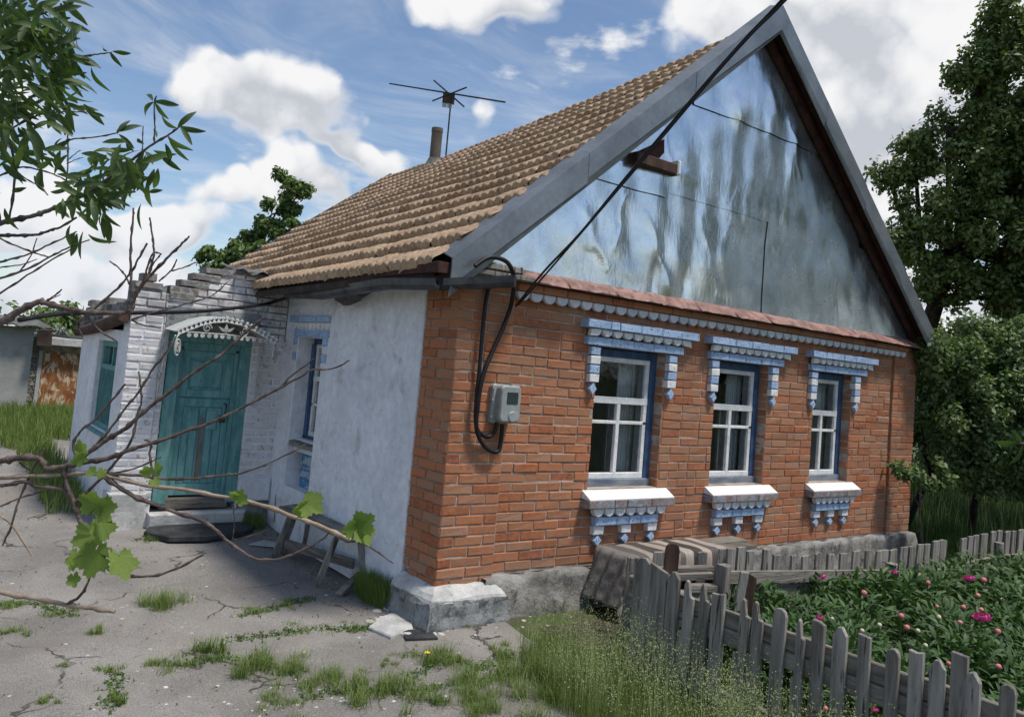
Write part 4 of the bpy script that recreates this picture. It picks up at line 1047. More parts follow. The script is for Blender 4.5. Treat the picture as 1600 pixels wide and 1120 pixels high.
# canopy: bowed tin sheet, tooth fringe, scroll work
YC = 2.85; CA = [(-1.26, 2.01), (-1.16, 2.065), (-1.04, 2.125), (-.92, 2.165), (-.80, 2.18), (-.66, 2.165), (-.52, 2.12), (-.40, 2.065), (-.27, 2.0)]
def arc(t):
    x = t * (len(CA) - 1); k = min(int(x), len(CA) - 2); f = x - k; return (lerp(CA[k][0], CA[k + 1][0], f), lerp(CA[k][1], CA[k + 1][1], f))
mb = MB(); V = []; Fc = []
for q in range(17):
    x, z = arc(q / 16); V += [(x, YC, z), (x, YP - .0, z + .02), (x, YC, z - .012), (x, YP, z + .008)]
for q in range(16): o = q * 4; Fc += [(o, o + 4, o + 5, o + 1), (o + 2, o + 3, o + 7, o + 6), (o, o + 2, o + 6, o + 4)]
mb.add(V, Fc, False, True); cano = part('canopy', mb, M_plate, porch)
CF = Fr((0, YC, 0), (1, 0, 0), (0, 0, 1), (0, -1, 0))
for k in range(23):
    x, z = arc((k + .5) / 23); x2, z2 = arc((k + .9) / 23); an = math.atan2(z2 - z, x2 - x); c_, s_ = math.cos(an), math.sin(an)
    tri = [(-.022, -.040), (.0, -.008), (.022, -.040)]; sm = [(-.014, .0), (-.014, .018), (.014, .018), (.014, .0)]
    mb = MB()
    mb.prism(CF, [(x + a * c_ - b * s_, z + a * s_ + b * c_) for a, b in [(-.024, -.042), (.024, -.042), (0, -.004)]], .002, .005)
    mb.prism(CF, [(x + a * c_ - b * s_, z + a * s_ + b * c_) for a, b in [(-.012, -.004), (.012, -.004), (.015, .016), (-.015, .016)]], .002, .006)
    part('fringe_tooth', mb, M_frame, cano)
for k in range(14):
    x = -1.14 + k * .062; z = 1.985 + .012 * math.sin(math.pi * k / 13)
    mb = MB(); mb.prism(CF, [(x + .021 * math.cos(a), z + .021 * math.sin(a)) for a in [2 * math.pi * j / 10 for j in range(10)]], 0, .004)
    part('disc', mb, M_iron if k % 3 else M_plate, cano)
def spiral(cx, cz, r0, r1, turns, st, fr, d, w=.006, sx=1.0):
    pts = []
    n_ = int(turns * 14)
    for k in range(n_ + 1):
        t = k / n_; a = st + t * turns * 2 * math.pi; r_ = lerp(r0, r1, t); pts.append(fr.p(cx + r_ * math.cos(a) * sx, cz + r_ * math.sin(a), d))
    m_ = MB(); m_.tube(pts, w, 5); return m_
mb = MB(); mb.tube([CF.p(-1.16, 2.012, 0), CF.p(-.8, 2.022, 0), CF.p(-.36, 2.005, 0)], .005, 5); part('canopy_tie', mb, M_iron, cano)
for (cx, st, sx) in ((-.98, 0, 1), (-.62, math.pi, -1)): part('scroll', spiral(cx, 2.065, .045, .01, 1.6, st, CF, .0, .005), M_iron, cano)
for ang in (-55, 0, 55):
    a = R(ang); c_, s_ = math.sin(a), math.cos(a)
    pts = [(0, 0), (.022, .04), (0, .095), (-.022, .04)]; mb = MB(); mb.prism(CF, [(-.80 + p * s_ + q * c_, 2.03 + q * s_ * 1.0 - p * c_ * .5 + (.01 if ang else 0)) for p, q in pts], -.002, .004); part('flower_petal', mb, M_plate, cano)
for (x, mir) in ((-1.26, 1), (-.29, -1)):
    BF = Fr((x, YC, 0), (0, 1, 0), (0, 0, 1), (-1, 0, 0))
    BF2 = Fr((x + (.03 if mir > 0 else 0), YC, 0), (.75, .5, 0), (0, 0, 1), (-.5, .75, 0))
    part('scroll', spiral(.0, 1.87, .105, .02, 2.3, math.pi / 2, BF2, 0, .008, .42), M_iron, cano)
    mb = MB(); mb.tube([BF.p(.0, 1.97, 0), BF.p(.12, 1.86, 0), BF.p(.3, 1.76, 0), BF.p(.42, 1.5, 0)], .008, 5); mb.tube([BF.p(.43, 2.0, 0), BF.p(.43, 1.3, 0)], .009, 5)
    for j in range(4): 
        sp = spiral(.36, 1.9 - j * .13, .05, .012, 1.5, j, BF, 0, .005); mb.add(sp.v, sp.f, False, True)
    part('scroll_bracket', mb, M_iron, cano)

# ------------------------------------------------------------------ things on and around the house
# electric meter
mt = root('electric_meter', tuple(onp(783, 662, 1, 0)), 'grey plastic electric meter box on the brick wall beside the corner cables', 'electric meter')
a, b, z0, z1 = .355, .575, 1.50, 1.80
def rr(u0, u1, v0, v1, r, n=4):
    o = []
    for (cx, cy, s) in ((u1 - r, v1 - r, 0), (u0 + r, v1 - r, 90), (u0 + r, v0 + r, 180), (u1 - r, v0 + r, 270)):
        for k in range(n + 1): an = R(s + 90 * k / n); o.append((cx + r * math.cos(an), cy + r * math.sin(an)))
    return o
mb = MB(); mb.prism(GAB, rr(a - .01, b, z0, z1, .02), -.032, .045, .01); part('back_case', mb, M_meter, mt)
mb = MB(); mb.prism(GAB, rr(a + .02, b - .005, z0 + .015, z1 - .005, .035), .045, .115, .012); part('cover', mb, M_meter, mt)
mb = MB(); mb.prism(GAB, rr(a + .075, b - .04, z1 - .145, z1 - .055, .006), .114, .118); part('display', mb, material('meter_glass', (.02, .03, .035), (.05, .06, .065), 5, .15, 0, spec=.6), mt)
mb = MB(); mb.prism(GAB, [((a + b) / 2 + .03 + .042 * math.cos(q), z0 + .06 + .042 * math.sin(q)) for q in [2 * math.pi * j / 16 for j in range(16)]], .113, .125, .006); part('knob', mb, M_meter, mt)
mb = MB()
for (u, v) in ((a, z1 - .03), (a, z1 - .12), (a, z0 + .05), (b - .05, z1 + .003)): mb.box(GAB, u - .018, u, v - .008, v + .008, 0, .05)
part('clip', mb, M_meter, mt)
def cable(name, pts, r, label, smooth=True, mat=M_black):
    # Catmull-Rom through the points
    P = [np.array(p, float) for p in pts]; out = []
    for i in range(len(P) - 1):
        p0, p1, p2, p3 = P[max(i - 1, 0)], P[i], P[i + 1], P[min(i + 2, len(P) - 1)]
        for k in range(6):
            t = k / 6; out.append(.5 * ((2 * p1) + (-p0 + p2) * t + (2 * p0 - 5 * p1 + 4 * p2 - p3) * t * t + (-p0 + 3 * p1 - 3 * p2 + p3) * t ** 3))
    out.append(P[-1]); mb = MB(); mb.tube(out, r, 7); return single(name, mb, mat, label, 'cable')
wp = lambda px, py, y=-.045: onp(px, py, 1, y)
cable('cable', [wp(768, 436), wp(760, 465), wp(754, 520), wp(749, 580), wp(744, 630), wp(744, 665), wp(752, 678), wp(764, 682), wp(773, 674), wp(776, 660)], .016, 'black sleeved cable running straight down the brick corner in a short loop under the meter')
cable('cable', [wp(742, 416, -.3), wp(765, 402, -.3), wp(790, 408, -.3), wp(801, 425, -.3), wp(803, 445, -.2), wp(798, 478, -.07), wp(786, 512, -.05), wp(770, 548, -.05), wp(754, 590, -.07), wp(746, 640, -.07), wp(745, 672, -.06), wp(756, 696, -.05), wp(773, 706, -.05), wp(781, 698, -.05), wp(785, 663, -.06)], .017, 'thick black cable curving from under the eave in the longer loop to the meter')
cable('overhead_cable', [wp(806, 478, -.06), pix(850, 424, 5.75), pix(905, 366, 5.5), pix(965, 293, 5.2), pix(1030, 215, 4.9), pix(1100, 133, 4.6), pix(1165, 60, 4.35), pix(1222, 0, 4.1), pix(1420, -220, 3.5)],   .0085, 'black overhead power cable sweeping across the metal gable to the corner')
cable('overhead_cable', [wp(810, 476, -.09), pix(866, 413, 5.7), pix(1000, 256, 5.0), pix(1108, 128, 4.5), pix(1175, 53, 4.3), pix(1228, 0, 4.05), pix(1428, -215, 3.45)], .007, 'thin black wire twisted beside the overhead power cable at the gable')
cable('cable', [pix(30, 500, 5.2), pix(100, 490, 5.6), pix(205, 489, 6.2), pix(300, 487, 6.9), pix(370, 481, 7.4), onp(420, 474, 0, -.25), onp(455, 463, 0, -.22), onp(485, 457, 0, -.1)], .017, 'thick black cable slung across the porch front to the house eave')

# antenna
ab = onp(695, 262, 0, 3.1); at_ = onp(698, 152, 0, 3.1)
an = root('tv_antenna', (ab[0], ab[1], ab[2] - .3), 'home made television antenna of crossed rods on a mast behind the chimney pipe', 'antenna')
mb = MB(); top = np.array([ab[0], ab[1], at_[2] + .02]); mb.tube([tuple(ab - np.array([0, 0, .4])), tuple(top)], .014, 6); part('mast', mb, M_dark, an)
AX = lambda px, py: onp(px, py, 0, 3.1)
for (p, q, nm) in (((609, 131), (789, 160), 'long_rod'), ((678, 126), (725, 167), 'rod'), ((729, 137), (676, 158), 'rod')):
    mb = MB(); mb.tube([tuple(AX(*p)), tuple(AX(*q))], .013, 5); part(nm, mb, M_dark, an)
AF = Fr(tuple(AX(700, 153)), tuple((AX(715, 155) - AX(685, 151)) / np.linalg.norm(AX(715, 155) - AX(685, 151))), (0, 0, 1), (-.8, .6, 0))
mb = MB(); mb.box(AF, -.17, -.01, -.10, .07, -.02, .0); mb.box(AF, .01, .17, -.10, .07, -.02, .0); part('reflector_plate', mb, M_woodb, an)
mb = MB(); mb.box(AF, -.14, -.02, -.16, -.09, .0, .01); mb.box(AF, .02, .14, -.16, -.09, .0, .01); part('amplifier_plate', mb, M_plate, an)

# rubber mat, scraps
mb = MB(); out = [(-1.30, 3.02), (-1.22, 3.2), (-1.02, 3.29), (-.7, 3.3), (-.36, 3.27), (-.24, 3.14), (-.28, 2.96), (-.5, 2.78), (-.82, 2.70), (-1.14, 2.76)]
zz = float(gz(-.8, 3.0)); mb.prism(WORLD, [(x, y) for x, y in out[::-1]], zz + .01, zz + .06, .01); single('rubber_mat', mb, M_rubber, 'worn oval black rubber mat lying before the teal door', 'mat')
mb = MB(); P = [gpt(388, 853), gpt(412, 845), gpt(438, 852), gpt(440, 860)]; mb.prism(WORLD, [(p[0], p[1]) for p in P][::-1], P[0][2] + .012, P[0][2] + .02); single('metal_scrap', mb, M_plate, 'pale flat metal scrap on the asphalt beside the leaning bench', 'scrap')
mb = MB(); P = [gpt(627, 988), gpt(634, 1003), gpt(684, 1001), gpt(672, 987)]; mb.prism(WORLD, [(p[0], p[1]) for p in P], .012, .024); single('rubber_scrap', mb, M_rubber, 'small dark square of rubber on the ground below the brick corner', 'scrap')

# plank helper
def plank_between(mb, p, q, w, th, up=(0, 0, 1), jit=.003):
    p, q = np.array(p, float), np.array(q, float); d = q - p; L = np.linalg.norm(d); d /= L; up = np.array(up, float); s = np.cross(d, up)
    s /= np.linalg.norm(s); n_ = np.cross(s, d); mb.box(Fr(p, d, s, n_), 0, L, -w / 2, w / 2, -th / 2, th / 2, .004, jit)

# old bench by the white wall
B = root('wooden_bench', (-.15, 1.7, 0), 'rickety grey plank bench leaning beside the white side wall', 'bench')
zt = .44
T = [np.array([-.30, 2.30, zt + .01]), np.array([-.10, 2.38, zt + .01]), np.array([.0, 1.05, zt - .02]), np.array([-.24, .98, zt - .02])]
for k in range(3):
    f0, f1 = k / 3 + .01, (k + 1) / 3 - .01; p = lerp(T[0], T[1], (f0 + f1) / 2); q = lerp(T[3], T[2], (f0 + f1) / 2); mb = MB(); plank_between(mb, p, q, .075, .028); part('seat_plank', mb, M_woodh, B)
for (p, q) in (((-.27, 2.1, zt - .02), (-.36, 2.2, .0)), ((-.22, 2.12, zt - .02), (-.26, 2.28, .0)), ((-.24, 1.18, zt - .02), (-.36, 1.22, .0)), ((-.05, 1.12, zt - .03), (-.02, 1.02, .0)), ((-.04, 2.2, zt - .02), (-.02, 2.3, .0))):
    mb = MB(); plank_between(mb, p, q, .05, .03, (0, 1, 0)); part('leg', mb, M_wood, B)
mb = MB(); plank_between(mb, (-.29, 2.1, .16), (-.1, 1.1, .2), .08, .025, (1, 0, 0)); part('brace', mb, M_woodh, B)
mb = MB(); plank_between(mb, (-.03, 1.1, .12), (-.32, .88, .03), .06, .03); single('wood_offcut', mb, M_woodh, 'grey wood offcut lying on the ground under the near end of the bench', 'board')
mb = MB(); p = onp(430, 815, 1, 3.1); q = onp(437, 727, 1, 3.2); plank_between(mb, p, q, .035, .025, (0, 1, 0)); single('wooden_stake', mb, material('yellowish_old_wood', (.16, .13, .08), (.30, .25, .16), 14, .9, .6, 50, grain=(1.6, 1.6, .15)), 'narrow yellowish wooden stake leaning on the porch wall', 'stake')

# bench under the front windows with the rug
B2 = root('wooden_bench', (2.4, -.26, 0), 'low plank bench against the brick wall, mostly hidden by a striped rug', 'bench')
for (y0, y1) in ((-.07, -.25), (-.26, -.44)):
    mb = MB(); mb.box(WORLD, 1.60, 3.34 if y0 > -.2 else 3.22, y1, y0, .455, .49, .004, .003); part('seat_plank', mb, M_woodh, B2)
for x in (1.72, 2.86, 3.05):
    mb = MB(); mb.box(WORLD, x, x + .05, -.42, -.36, 0, .455); part('leg', mb, M_wood, B2)
    mb = MB(); mb.box(WORLD, x, x + .05, -.15, -.09, 0, .455); part('leg', mb, M_wood, B2)
mb = MB(); mb.box(WORLD, 2.72, 3.12, -.38, -.34, .14, .42); part('back_board', mb, M_dark, B2)
# rug: over the top, hanging at the front and at the left end
nu, nv = 60, 30; V = np.zeros((nv + 1, nu + 1, 3)); L = [(-.055, .503), (-.15, .506), (-.42, .506), (-.462, .498), (-.478, .47), (-.485, .42), (-.49, .33), (-.495, .26)]
cl = [0]
for a_, b_ in zip(L, L[1:]): cl.append(cl[-1] + math.hypot(b_[0] - a_[0], b_[1] - a_[1]))
for j in range(nv + 1):
    s = cl[-1] * j / nv; k = max(i for i in range(len(cl)) if cl[i] <= s + 1e-9); k = min(k, len(L) - 2); f = (s - cl[k]) / (cl[k + 1] - cl[k])
    y, z = lerp(L[k][0], L[k + 1][0], f), lerp(L[k][1], L[k + 1][1], f)
    for i in range(nu + 1):
        u = 1.12 + 1.63 * i / nu
        fold = .010 * math.sin(u * 23 + 1) * (j / nv) + .006 * math.sin(u * 51)
        if u >= 1.56: V[j, i] = (u, y - fold, z + .004 * math.sin(u * 17 + j * .3))
        else:
            h = 1.56 - u; x_ = 1.56 - min(h, .04) - .25 * max(0, h - .04) + .02 * math.sin(j * .9 + h * 9); V[j, i] = (x_, y - fold - .05 * h * math.sin(j * .4), max(.03, z - max(0, h - .02) * .95))
i = np.arange(nv * (nu + 1)).reshape(nv, nu + 1)[:, :-1].ravel(); me = npmesh('striped_rug', V.reshape(-1, 3) - np.array([2, -.3, 0]), np.stack([i, i + nu + 1, i + nu + 2, i + 1], -1), M_rug, True)
o = bpy.data.objects.new('striped_rug', me); COL.objects.link(o); o.location = (2, -.3, 0); o['label'] = 'faded brown striped rag rug draped over the bench under the first window'; o['category'] = 'rug'
md = o.modifiers.new('thick', 'SOLIDIFY'); md.thickness = .008

# ------------------------------------------------------------------ fences
def picket(mb, fr, u, w, z0, z1, style, d=0.0, th=.02, lean=0.0, rs=random):
    h = [];
    if style == 'point': h = [(w / 2, z1 - .04), (w * .12, z1), (-w * .15, z1 - .005), (-w / 2, z1 - .05)]
    elif style == 'round': h = [(w / 2 * math.cos(R(a)), z1 - w / 2 + w / 2 * math.sin(R(a))) for a in (0, 35, 65, 90, 115, 145, 180)]
    elif style == 'slant': h = [(w / 2, z1 - .035), (-w / 2, z1)]
    elif style == 'split': h = [(w / 2, z1 - .10), (w * .25, z1 - .09), (w * .1, z1 - .01), (-w * .05, z1), (-w * .2, z1 - .03), (-w * .22, z1 - .3), (-w / 2, z1 - .31)]
    else: h = [(w / 2, z1 + rs.uniform(-.008, .008)), (0, z1 + rs.uniform(-.006, .01)), (-w / 2, z1 + rs.uniform(-.008, .008))]
    out = [(-w / 2 * rs.uniform(.85, 1), z0), (w / 2 * rs.uniform(.85, 1), z0)] + h
    out = [(u + p + lean * (q - z0), q) for p, q in out]
    mb.prism(fr, out, d, d + th, .004)
FX = .65
FF = Fr((FX, 0, 0), (0, -1, 0), (0, 0, 1), (-1, 0, 0))
f1 = root('picket_fence', (FX, -2.6, 0), 'weathered grey picket fence with uneven rounded tops in the front right', 'fence')
rs = random.Random(12)
front = [((995, 1020), 874, 'point'), ((1021, 1045), 886, 'slant'), ((1047, 1063), 894, 'point'), ((1074, 1085), 908, 'split'), ((1096, 1106), 912, 'split'), ((1117, 1134), 929, 'flat'),
         ((1157, 1168), 935, 'split'), ((1183, 1195), 942, 'split'), ((1210, 1228), 951, 'round'), ((1250, 1259), 968, 'split'), ((1274, 1291), 974, 'flat'), ((1307, 1326), 981, 'point'),
         ((1347, 1364), 996, 'flat'), ((1389, 1407), 1015, 'round'), ((1425, 1445), 1020, 'flat'), ((1458, 1480), 1033, 'point'), ((1490, 1513), 1023, 'flat'), ((1514, 1537), 1053, 'point'), ((1561, 1584), 1070, 'round')]
for (xa, xb), yt, stl in front:
    p = onp(xa, yt, 0, FX); q = onp(xb, yt, 0, FX); w = abs(p[1] - q[1]); u = -(p[1] + q[1]) / 2; zt = max(p[2], q[2])
    if stl == 'split': w *= 1.7; u -= w * .12
    mb = MB(); picket(mb, FF, u, max(w * 1.12, .06), -.02, zt, stl, 0, .02 + rs.uniform(0, .006), rs.uniform(-.02, .03), rs); part('picket', mb, M_wood, f1)
for k in range(8):
    u = 3.70 + k * .165; mb = MB(); picket(mb, FF, u, .085, -.02, .76 + rs.uniform(-.03, .03), rs.choice(['round', 'flat', 'point']), 0, .02, rs.uniform(-.02, .02), rs); part('picket', mb, M_wood, f1)
for (z0, z1, d) in ((.555, .645, -.038), (.455, .545, -.042)):
    mb = MB(); mb.box(FF, 1.3, 3.2, z0, z1, d, -.003, .006, .004); part('rail', mb, M_woodh, f1)
    mb = MB(); mb.box(FF, 3.2, 5.0, z0 + .006, z1 + .01, d, -.004, .006, .004); part('rail', mb, M_woodh, f1)
mb = MB(); mb.box(FF, 1.3, 5.0, .12, .19, -.04, -.003, .006, .004); part('rail', mb, M_woodh, f1)
for u in (1.9, 4.2): mb = MB(); mb.box(FF, u, u + .09, -.1, .62, -.12, -.042, .006, .004); part('post', mb, M_wood, f1)

f2 = root('picket_fence', (4.4, -1.2, 0), 'low leaning picket fence between the peony bed and the house foundation', 'fence')
YB = -1.2
FB = Fr((0, YB, 0), (1, 0, 0), (0, 0, 1), (0, -1, 0))
back = [(1140, 1152, 858), (1156, 1168, 857), (1170, 1181, 861), (1196, 1208, 859), (1212, 1223, 868), (1240, 1247, 869), (1257, 1267, 869), (1278, 1287, 865), (1296, 1306, 867), (1316, 1327, 866), (1336, 1347, 862), (1356, 1364, 861),
        (1373, 1391, 861), (1394, 1404, 859), (1410, 1421, 856), (1424, 1432, 855), (1437, 1446, 851), (1448, 1456, 850), (1461, 1471, 847), (1472, 1482, 845), (1505, 1513, 841), (1516, 1523, 838), (1525, 1532, 837), (1536, 1546, 835),
        (1552, 1559, 831), (1562, 1569, 830), (1574, 1581, 831), (1584, 1590, 829), (1595, 1602, 829), (1606, 1613, 828), (1618, 1626, 829)]
for xa, xb, yt in back:
    p = onp(xa, yt, 1, YB); q = onp(xb, yt, 1, YB); w = q[0] - p[0]; mb = MB(); ln = .10 if xa > 1370 else .03
    h0 = -.1; lean = ln + rs.uniform(-.02, .02); u = (p[0] + q[0]) / 2 - lean * (p[2] - h0)
    picket(mb, FB, u, max(w, .04), h0, p[2], 'flat', -.03, .02, lean, rs); part('picket', mb, M_wood, f2)
def railpx(p0, p1, h, y, d0, parent, mat=M_woodh):
    a_ = onp(p0[0], p0[1], 1, y); b_ = onp(p1[0], p1[1], 1, y); mb = MB()
    mb.prism(Fr((0, y, 0), (1, 0, 0), (0, 0, 1), (0, -1, 0)), [(a_[0], a_[2] - h), (b_[0], b_[2] - h), (b_[0], b_[2]), (a_[0], a_[2])], d0, d0 + .035, .005); part('rail', mb, mat, parent)
railpx((1133, 891), (1376, 889), .088, YB, .0, f2); railpx((1133, 915), (1376, 908), .10, YB, -.03, f2)
railpx((1398, 903), (1546, 869), .085, YB, .0, f2); railpx((1398, 921), (1546, 888), .10, YB, -.02, f2)
railpx((1564, 866), (1660, 858), .09, YB, .0, f2); railpx((1564, 880), (1660, 873), .09, YB, -.02, f2)
for (px, pt_, w) in ((1388, 878, .10), (1556, 846, .10), (1126, 880, .09)):
    p = onp(px, pt_, 1, YB - .04); mb = MB(); mb.box(FB, p[0] - w / 2, p[0] + w / 2, -.1, p[2], .04, .11, .008, .004); part('post', mb, M_wood, f2)
mb = MB(); p, q = pix(1410, 914, 7.0), pix(1440, 897, 7.05); plank_between(mb, p, q, .03, .03); single('broken_branch', mb, M_cane, 'pale broken stick resting on the low fence rail by the peonies', 'stick')

f3 = root('board_barrier', (1.6, -.95, 0), 'heap of leaning planks and a brown rounded board in front of the rug bench', 'planks')
def bpx(xa, xb, yt, yb, depth, mat, stl, lean=0.03):
    c = pix((xa + xb) / 2, yt, depth); w = (xb - xa) * depth / FPX; Fq = Fr((c[0], c[1], 0), (.8, -.6, 0), (0, 0, 1), (-.6, -.8, 0))
    mb = MB(); picket(mb, Fq, -lean * c[2], w, -.05, c[2], stl, 0, .03, lean, rs); part('board', mb, mat, f3)
bpx(1040, 1062, 847, 0, 6.0, M_woodb, 'round'); bpx(1021, 1038, 861, 0, 6.2, M_wood, 'flat'); bpx(980, 999, 869, 0, 6.1, M_wood, 'flat'); bpx(1090, 1104, 862, 0, 6.3, M_wood, 'flat')
bpx(1122, 1137, 856, 0, 6.15, M_wood, 'flat', .12); bpx(1155, 1168, 892, 0, 5.7, M_wood, 'flat', .12); bpx(1165, 1181, 893, 0, 5.75, M_woodb, 'slant', .10)
for (p, q, w) in (((1000, 892, 6.0), (1113, 888, 6.1), .045), ((1000, 902, 5.95), (1112, 898, 6.05), .05), ((985, 906, 5.9), (1060, 905, 5.9), .05), ((1075, 919, 5.8), (1127, 917, 5.9), .045), ((1060, 932, 5.8), (1128, 926, 5.9), .08)):
    mb = MB(); plank_between(mb, pix(*p), pix(*q), .07, w, (0, 0, 1), .006); part('board', mb, M_woodh, f3)

# ------------------------------------------------------------------ outbuildings on the left
sh = root('rendered_shed', (-2.6, 11.5, .36), 'pale grey rendered shed wall with ragged slate roof at the far left', 'shed')
mb = MB(); mb.box(WORLD, -4.6, -1.36, 12.0, 14.0, .0, 1.93); part('wall', mb, M_shed, sh)
mb = MB(); V = []; Fc = []
for q in range(31):
    x = -4.75 + 3.62 * q / 30; V += [(x, 11.75, 1.97 + .025 * math.sin(q * 2.1)), (x, 14.2, 2.12 + .025 * math.sin(q * 2.1)), (x, 11.75, 1.94 + .025 * math.sin(q * 2.1)), (x, 14.2, 2.09)]
for q in range(30): o = 4 * q; Fc += [(o, o + 4, o + 5, o + 1), (o, o + 2, o + 6, o + 4), (o + 2, o + 3, o + 7, o + 6)]
mb.add(V, Fc, False, True); part('slate_roof', mb, M_slate, sh)
mb = MB(); mb.box(WORLD, -1.34, -1.1, 11.7, 11.9, 1.62, 1.92, .03, .03); part('eave_board', mb, M_deck, sh)
s2 = root('brick_shed', (-.9, 12.9, .36), 'low dark brick shed with flaking rusty door between the rendered shed and porch', 'shed')
YS = 12.6
SF = Fr((0, YS, 0), (1, 0, 0), (0, 0, 1), (0, -1, 0))
dl = onp(68, 545, 1, YS); dr_ = onp(122, 560, 1, YS)
mb = MB(); mb.box(SF, -1.36, 1.6, .0, 1.66, -2, -.02); part('wall_core', mb, M_mortar, s2)
random.seed(5); mbs = []
for r in range(19):
    v = .25 + r * .074; u = -1.36 - (.12 if r % 2 else 0)
    while u < dl[0] - .03:
        e = min(u + .25, dl[0] - .02)
        if e - max(u, -1.36) > .04:
            mb = MB(); mb.box(SF, max(u, -1.36) + .005, e - .005, v, v + .062, -.05, random.uniform(-.004, .006), .006, .003); part('brick', mb, M_rawbrick, s2)
        u += .26
mb = MB(); mb.box(SF, dl[0], dr_[0] + .3, .2, 1.50, -.08, .01, .01); part('door', mb, M_rustdoor, s2)
mb = MB(); mb.box(SF, dl[0] - .07, dl[0], .2, 1.52, -.06, .03, .006); part('door_jamb', mb, M_plate, s2)
mb = MB(); mb.box(SF, -1.28, 2.0, 1.63, 1.78, -1.0, .22, .01); part('roof_slab', mb, M_concr, s2)
mb = MB(); mb.box(SF, -.75, 2.0, 1.79, 1.84, -1.8, .1, .01, .01); part('slate_roof', mb, M_slate, s2)

# ------------------------------------------------------------------ vegetation
def leafcloud(name, centres, n, size, mat, spread, parent=None, label=None, cat=None, off=None, droop=.3, kind=None, aspect=.55, group=None):
    """n small folded leaves in gaussian clumps about the given centres"""
    centres = np.asarray(centres); idx = rng.integers(0, len(centres), n)
    g_ = rng.normal(size=(n, 3)); g_ /= np.linalg.norm(g_, axis=1)[:, None]; rad = rng.random(n) ** .45
    P = centres[idx] + g_ * (rad * spread * rng.uniform(.6, 1.1, n))[:, None]
    nrm = g_ * .7 + rng.normal(size=(n, 3)) * .6 + np.array([0, 0, .5]); nrm /= np.linalg.norm(nrm, axis=1)[:, None]
    t = np.cross(nrm, rng.normal(size=(n, 3))); t /= np.linalg.norm(t, axis=1)[:, None]; t[:, 2] -= droop; t /= np.linalg.norm(t, axis=1)[:, None]
    b = np.cross(nrm, t); b /= np.linalg.norm(b, axis=1)[:, None]; s = size * rng.uniform(.6, 1.3, n)[:, None]
    n2 = np.cross(t, b)
    a0 = P - t * s * .5; a1 = P + b * s * aspect * .5 + n2 * s * .08; a2 = P + t * s * .5; a3 = P - b * s * aspect * .5 + n2 * s * .08
    V = np.stack([a0, a1, a2, a3], 1).reshape(-1, 3); F_ = np.arange(4 * n).reshape(n, 4)
    if off is None: off = (0, 0, 0)
    me = npmesh(name, V - np.array(off), F_, mat)
    return me
def clump_points(blobs, per):
    out = []
    for (c, r) in blobs:
        c = np.array(c); k = max(3, int(per * (r[0] * r[1] * r[2]) ** (1 / 1.5)))
        g_ = rng.normal(size=(k, 3)); g_ /= np.linalg.norm(g_, axis=1)[:, None]
        out.append(c + g_ * np.array(r) * (rng.uniform(.45, 1.0, k) ** .6)[:, None])
    return np.concatenate(out)
def tree(name, base, blobs, nleaf, lsize, lmat, spread, per, label, cat, trunk_r=.12, bark=M_bark, group=None, trunk_top=None, aspect=.55):
    t = root(name, base, label, cat, group)
    cp = clump_points(blobs, per)
    me = leafcloud('crown', cp, nleaf, lsize, lmat, spread, off=base, aspect=aspect); part('crown', me, lmat, t)
    mb = MB(); base = np.array(base, float); c = np.mean([b_[0] for b_ in blobs], 0)
    top = np.array(trunk_top) if trunk_top is not None else c
    mid = lerp(base, top, .5) + rng.normal(size=3) * .05; mb.tube([base - np.array([0, 0, .1]), mid, top], [trunk_r, trunk_r * .75, trunk_r * .4], 8)
    part('trunk', mb, bark, t)
    mb = MB()
    for (bc, br) in blobs:
        bc = np.array(bc); st = lerp(mid, top, rng.uniform(.1, .9)); mb.tube([st, lerp(st, bc, .5) + rng.normal(size=3) * .08, bc], [trunk_r * .35, trunk_r * .25, trunk_r * .1], 5, False)
    for p in cp[rng.permutation(len(cp))[:60]]:
        j = np.argmin([np.linalg.norm(p - np.array(b_[0])) for b_ in blobs]); bc = np.array(blobs[j][0])
        mb.tube([bc, lerp(bc, p, .6) + rng.normal(size=3) * .04, p], [trunk_r * .14, trunk_r * .1, trunk_r * .04], 4, False)
    part('limbs', mb, bark, t); return t
def B_(px, py, r, d, ry=None, rd=None):
    k = d / FPX; return (pix(px, py, d), (r * k, (rd or r) * k, (ry or r) * k))
tree('broadleaf_tree', (11.5, 3.0, 0), [B_(1590, 40, 55, 14), B_(1640, 120, 110, 14), B_(1530, 110, 42, 14), B_(1560, 190, 70, 14), B_(1480, 200, 38, 14), B_(1430, 250, 40, 14.5), B_(1385, 270, 28, 14.5), B_(1500, 270, 60, 14), B_(1600, 290, 90, 14),
      B_(1450, 330, 45, 14), B_(1540, 380, 75, 14), B_(1440, 410, 38, 14), B_(1480, 440, 45, 14), B_(1620, 430, 80, 14), B_(1700, 250, 140, 14), B_(1410, 370, 25, 14), B_(1585, 470, 45, 14)],
     88000, .105, M_leafA, .27, 60, 'tall dark green broadleaf tree rising over the right side of the house', 'tree', .22, M_dbark)
tree('fruit_tree', (8.5, .9, 0), [B_(1475, 570, 45, 10.5), B_(1540, 560, 60, 11), B_(1600, 560, 60, 11), B_(1450, 620, 26, 10.5), B_(1500, 640, 55, 10.5), B_(1570, 650, 60, 10.5), B_(1460, 680, 28, 10.5), B_(1620, 640, 60, 10.5), B_(1510, 700, 45, 10.5), B_(1450, 545, 22, 10.2)],
     60000, .075, M_leafB, .26, 80, 'leafy fruit tree crowding the right end of the brick wall', 'tree', .06, M_dbark, trunk_top=pix(1495, 690, 10.6))
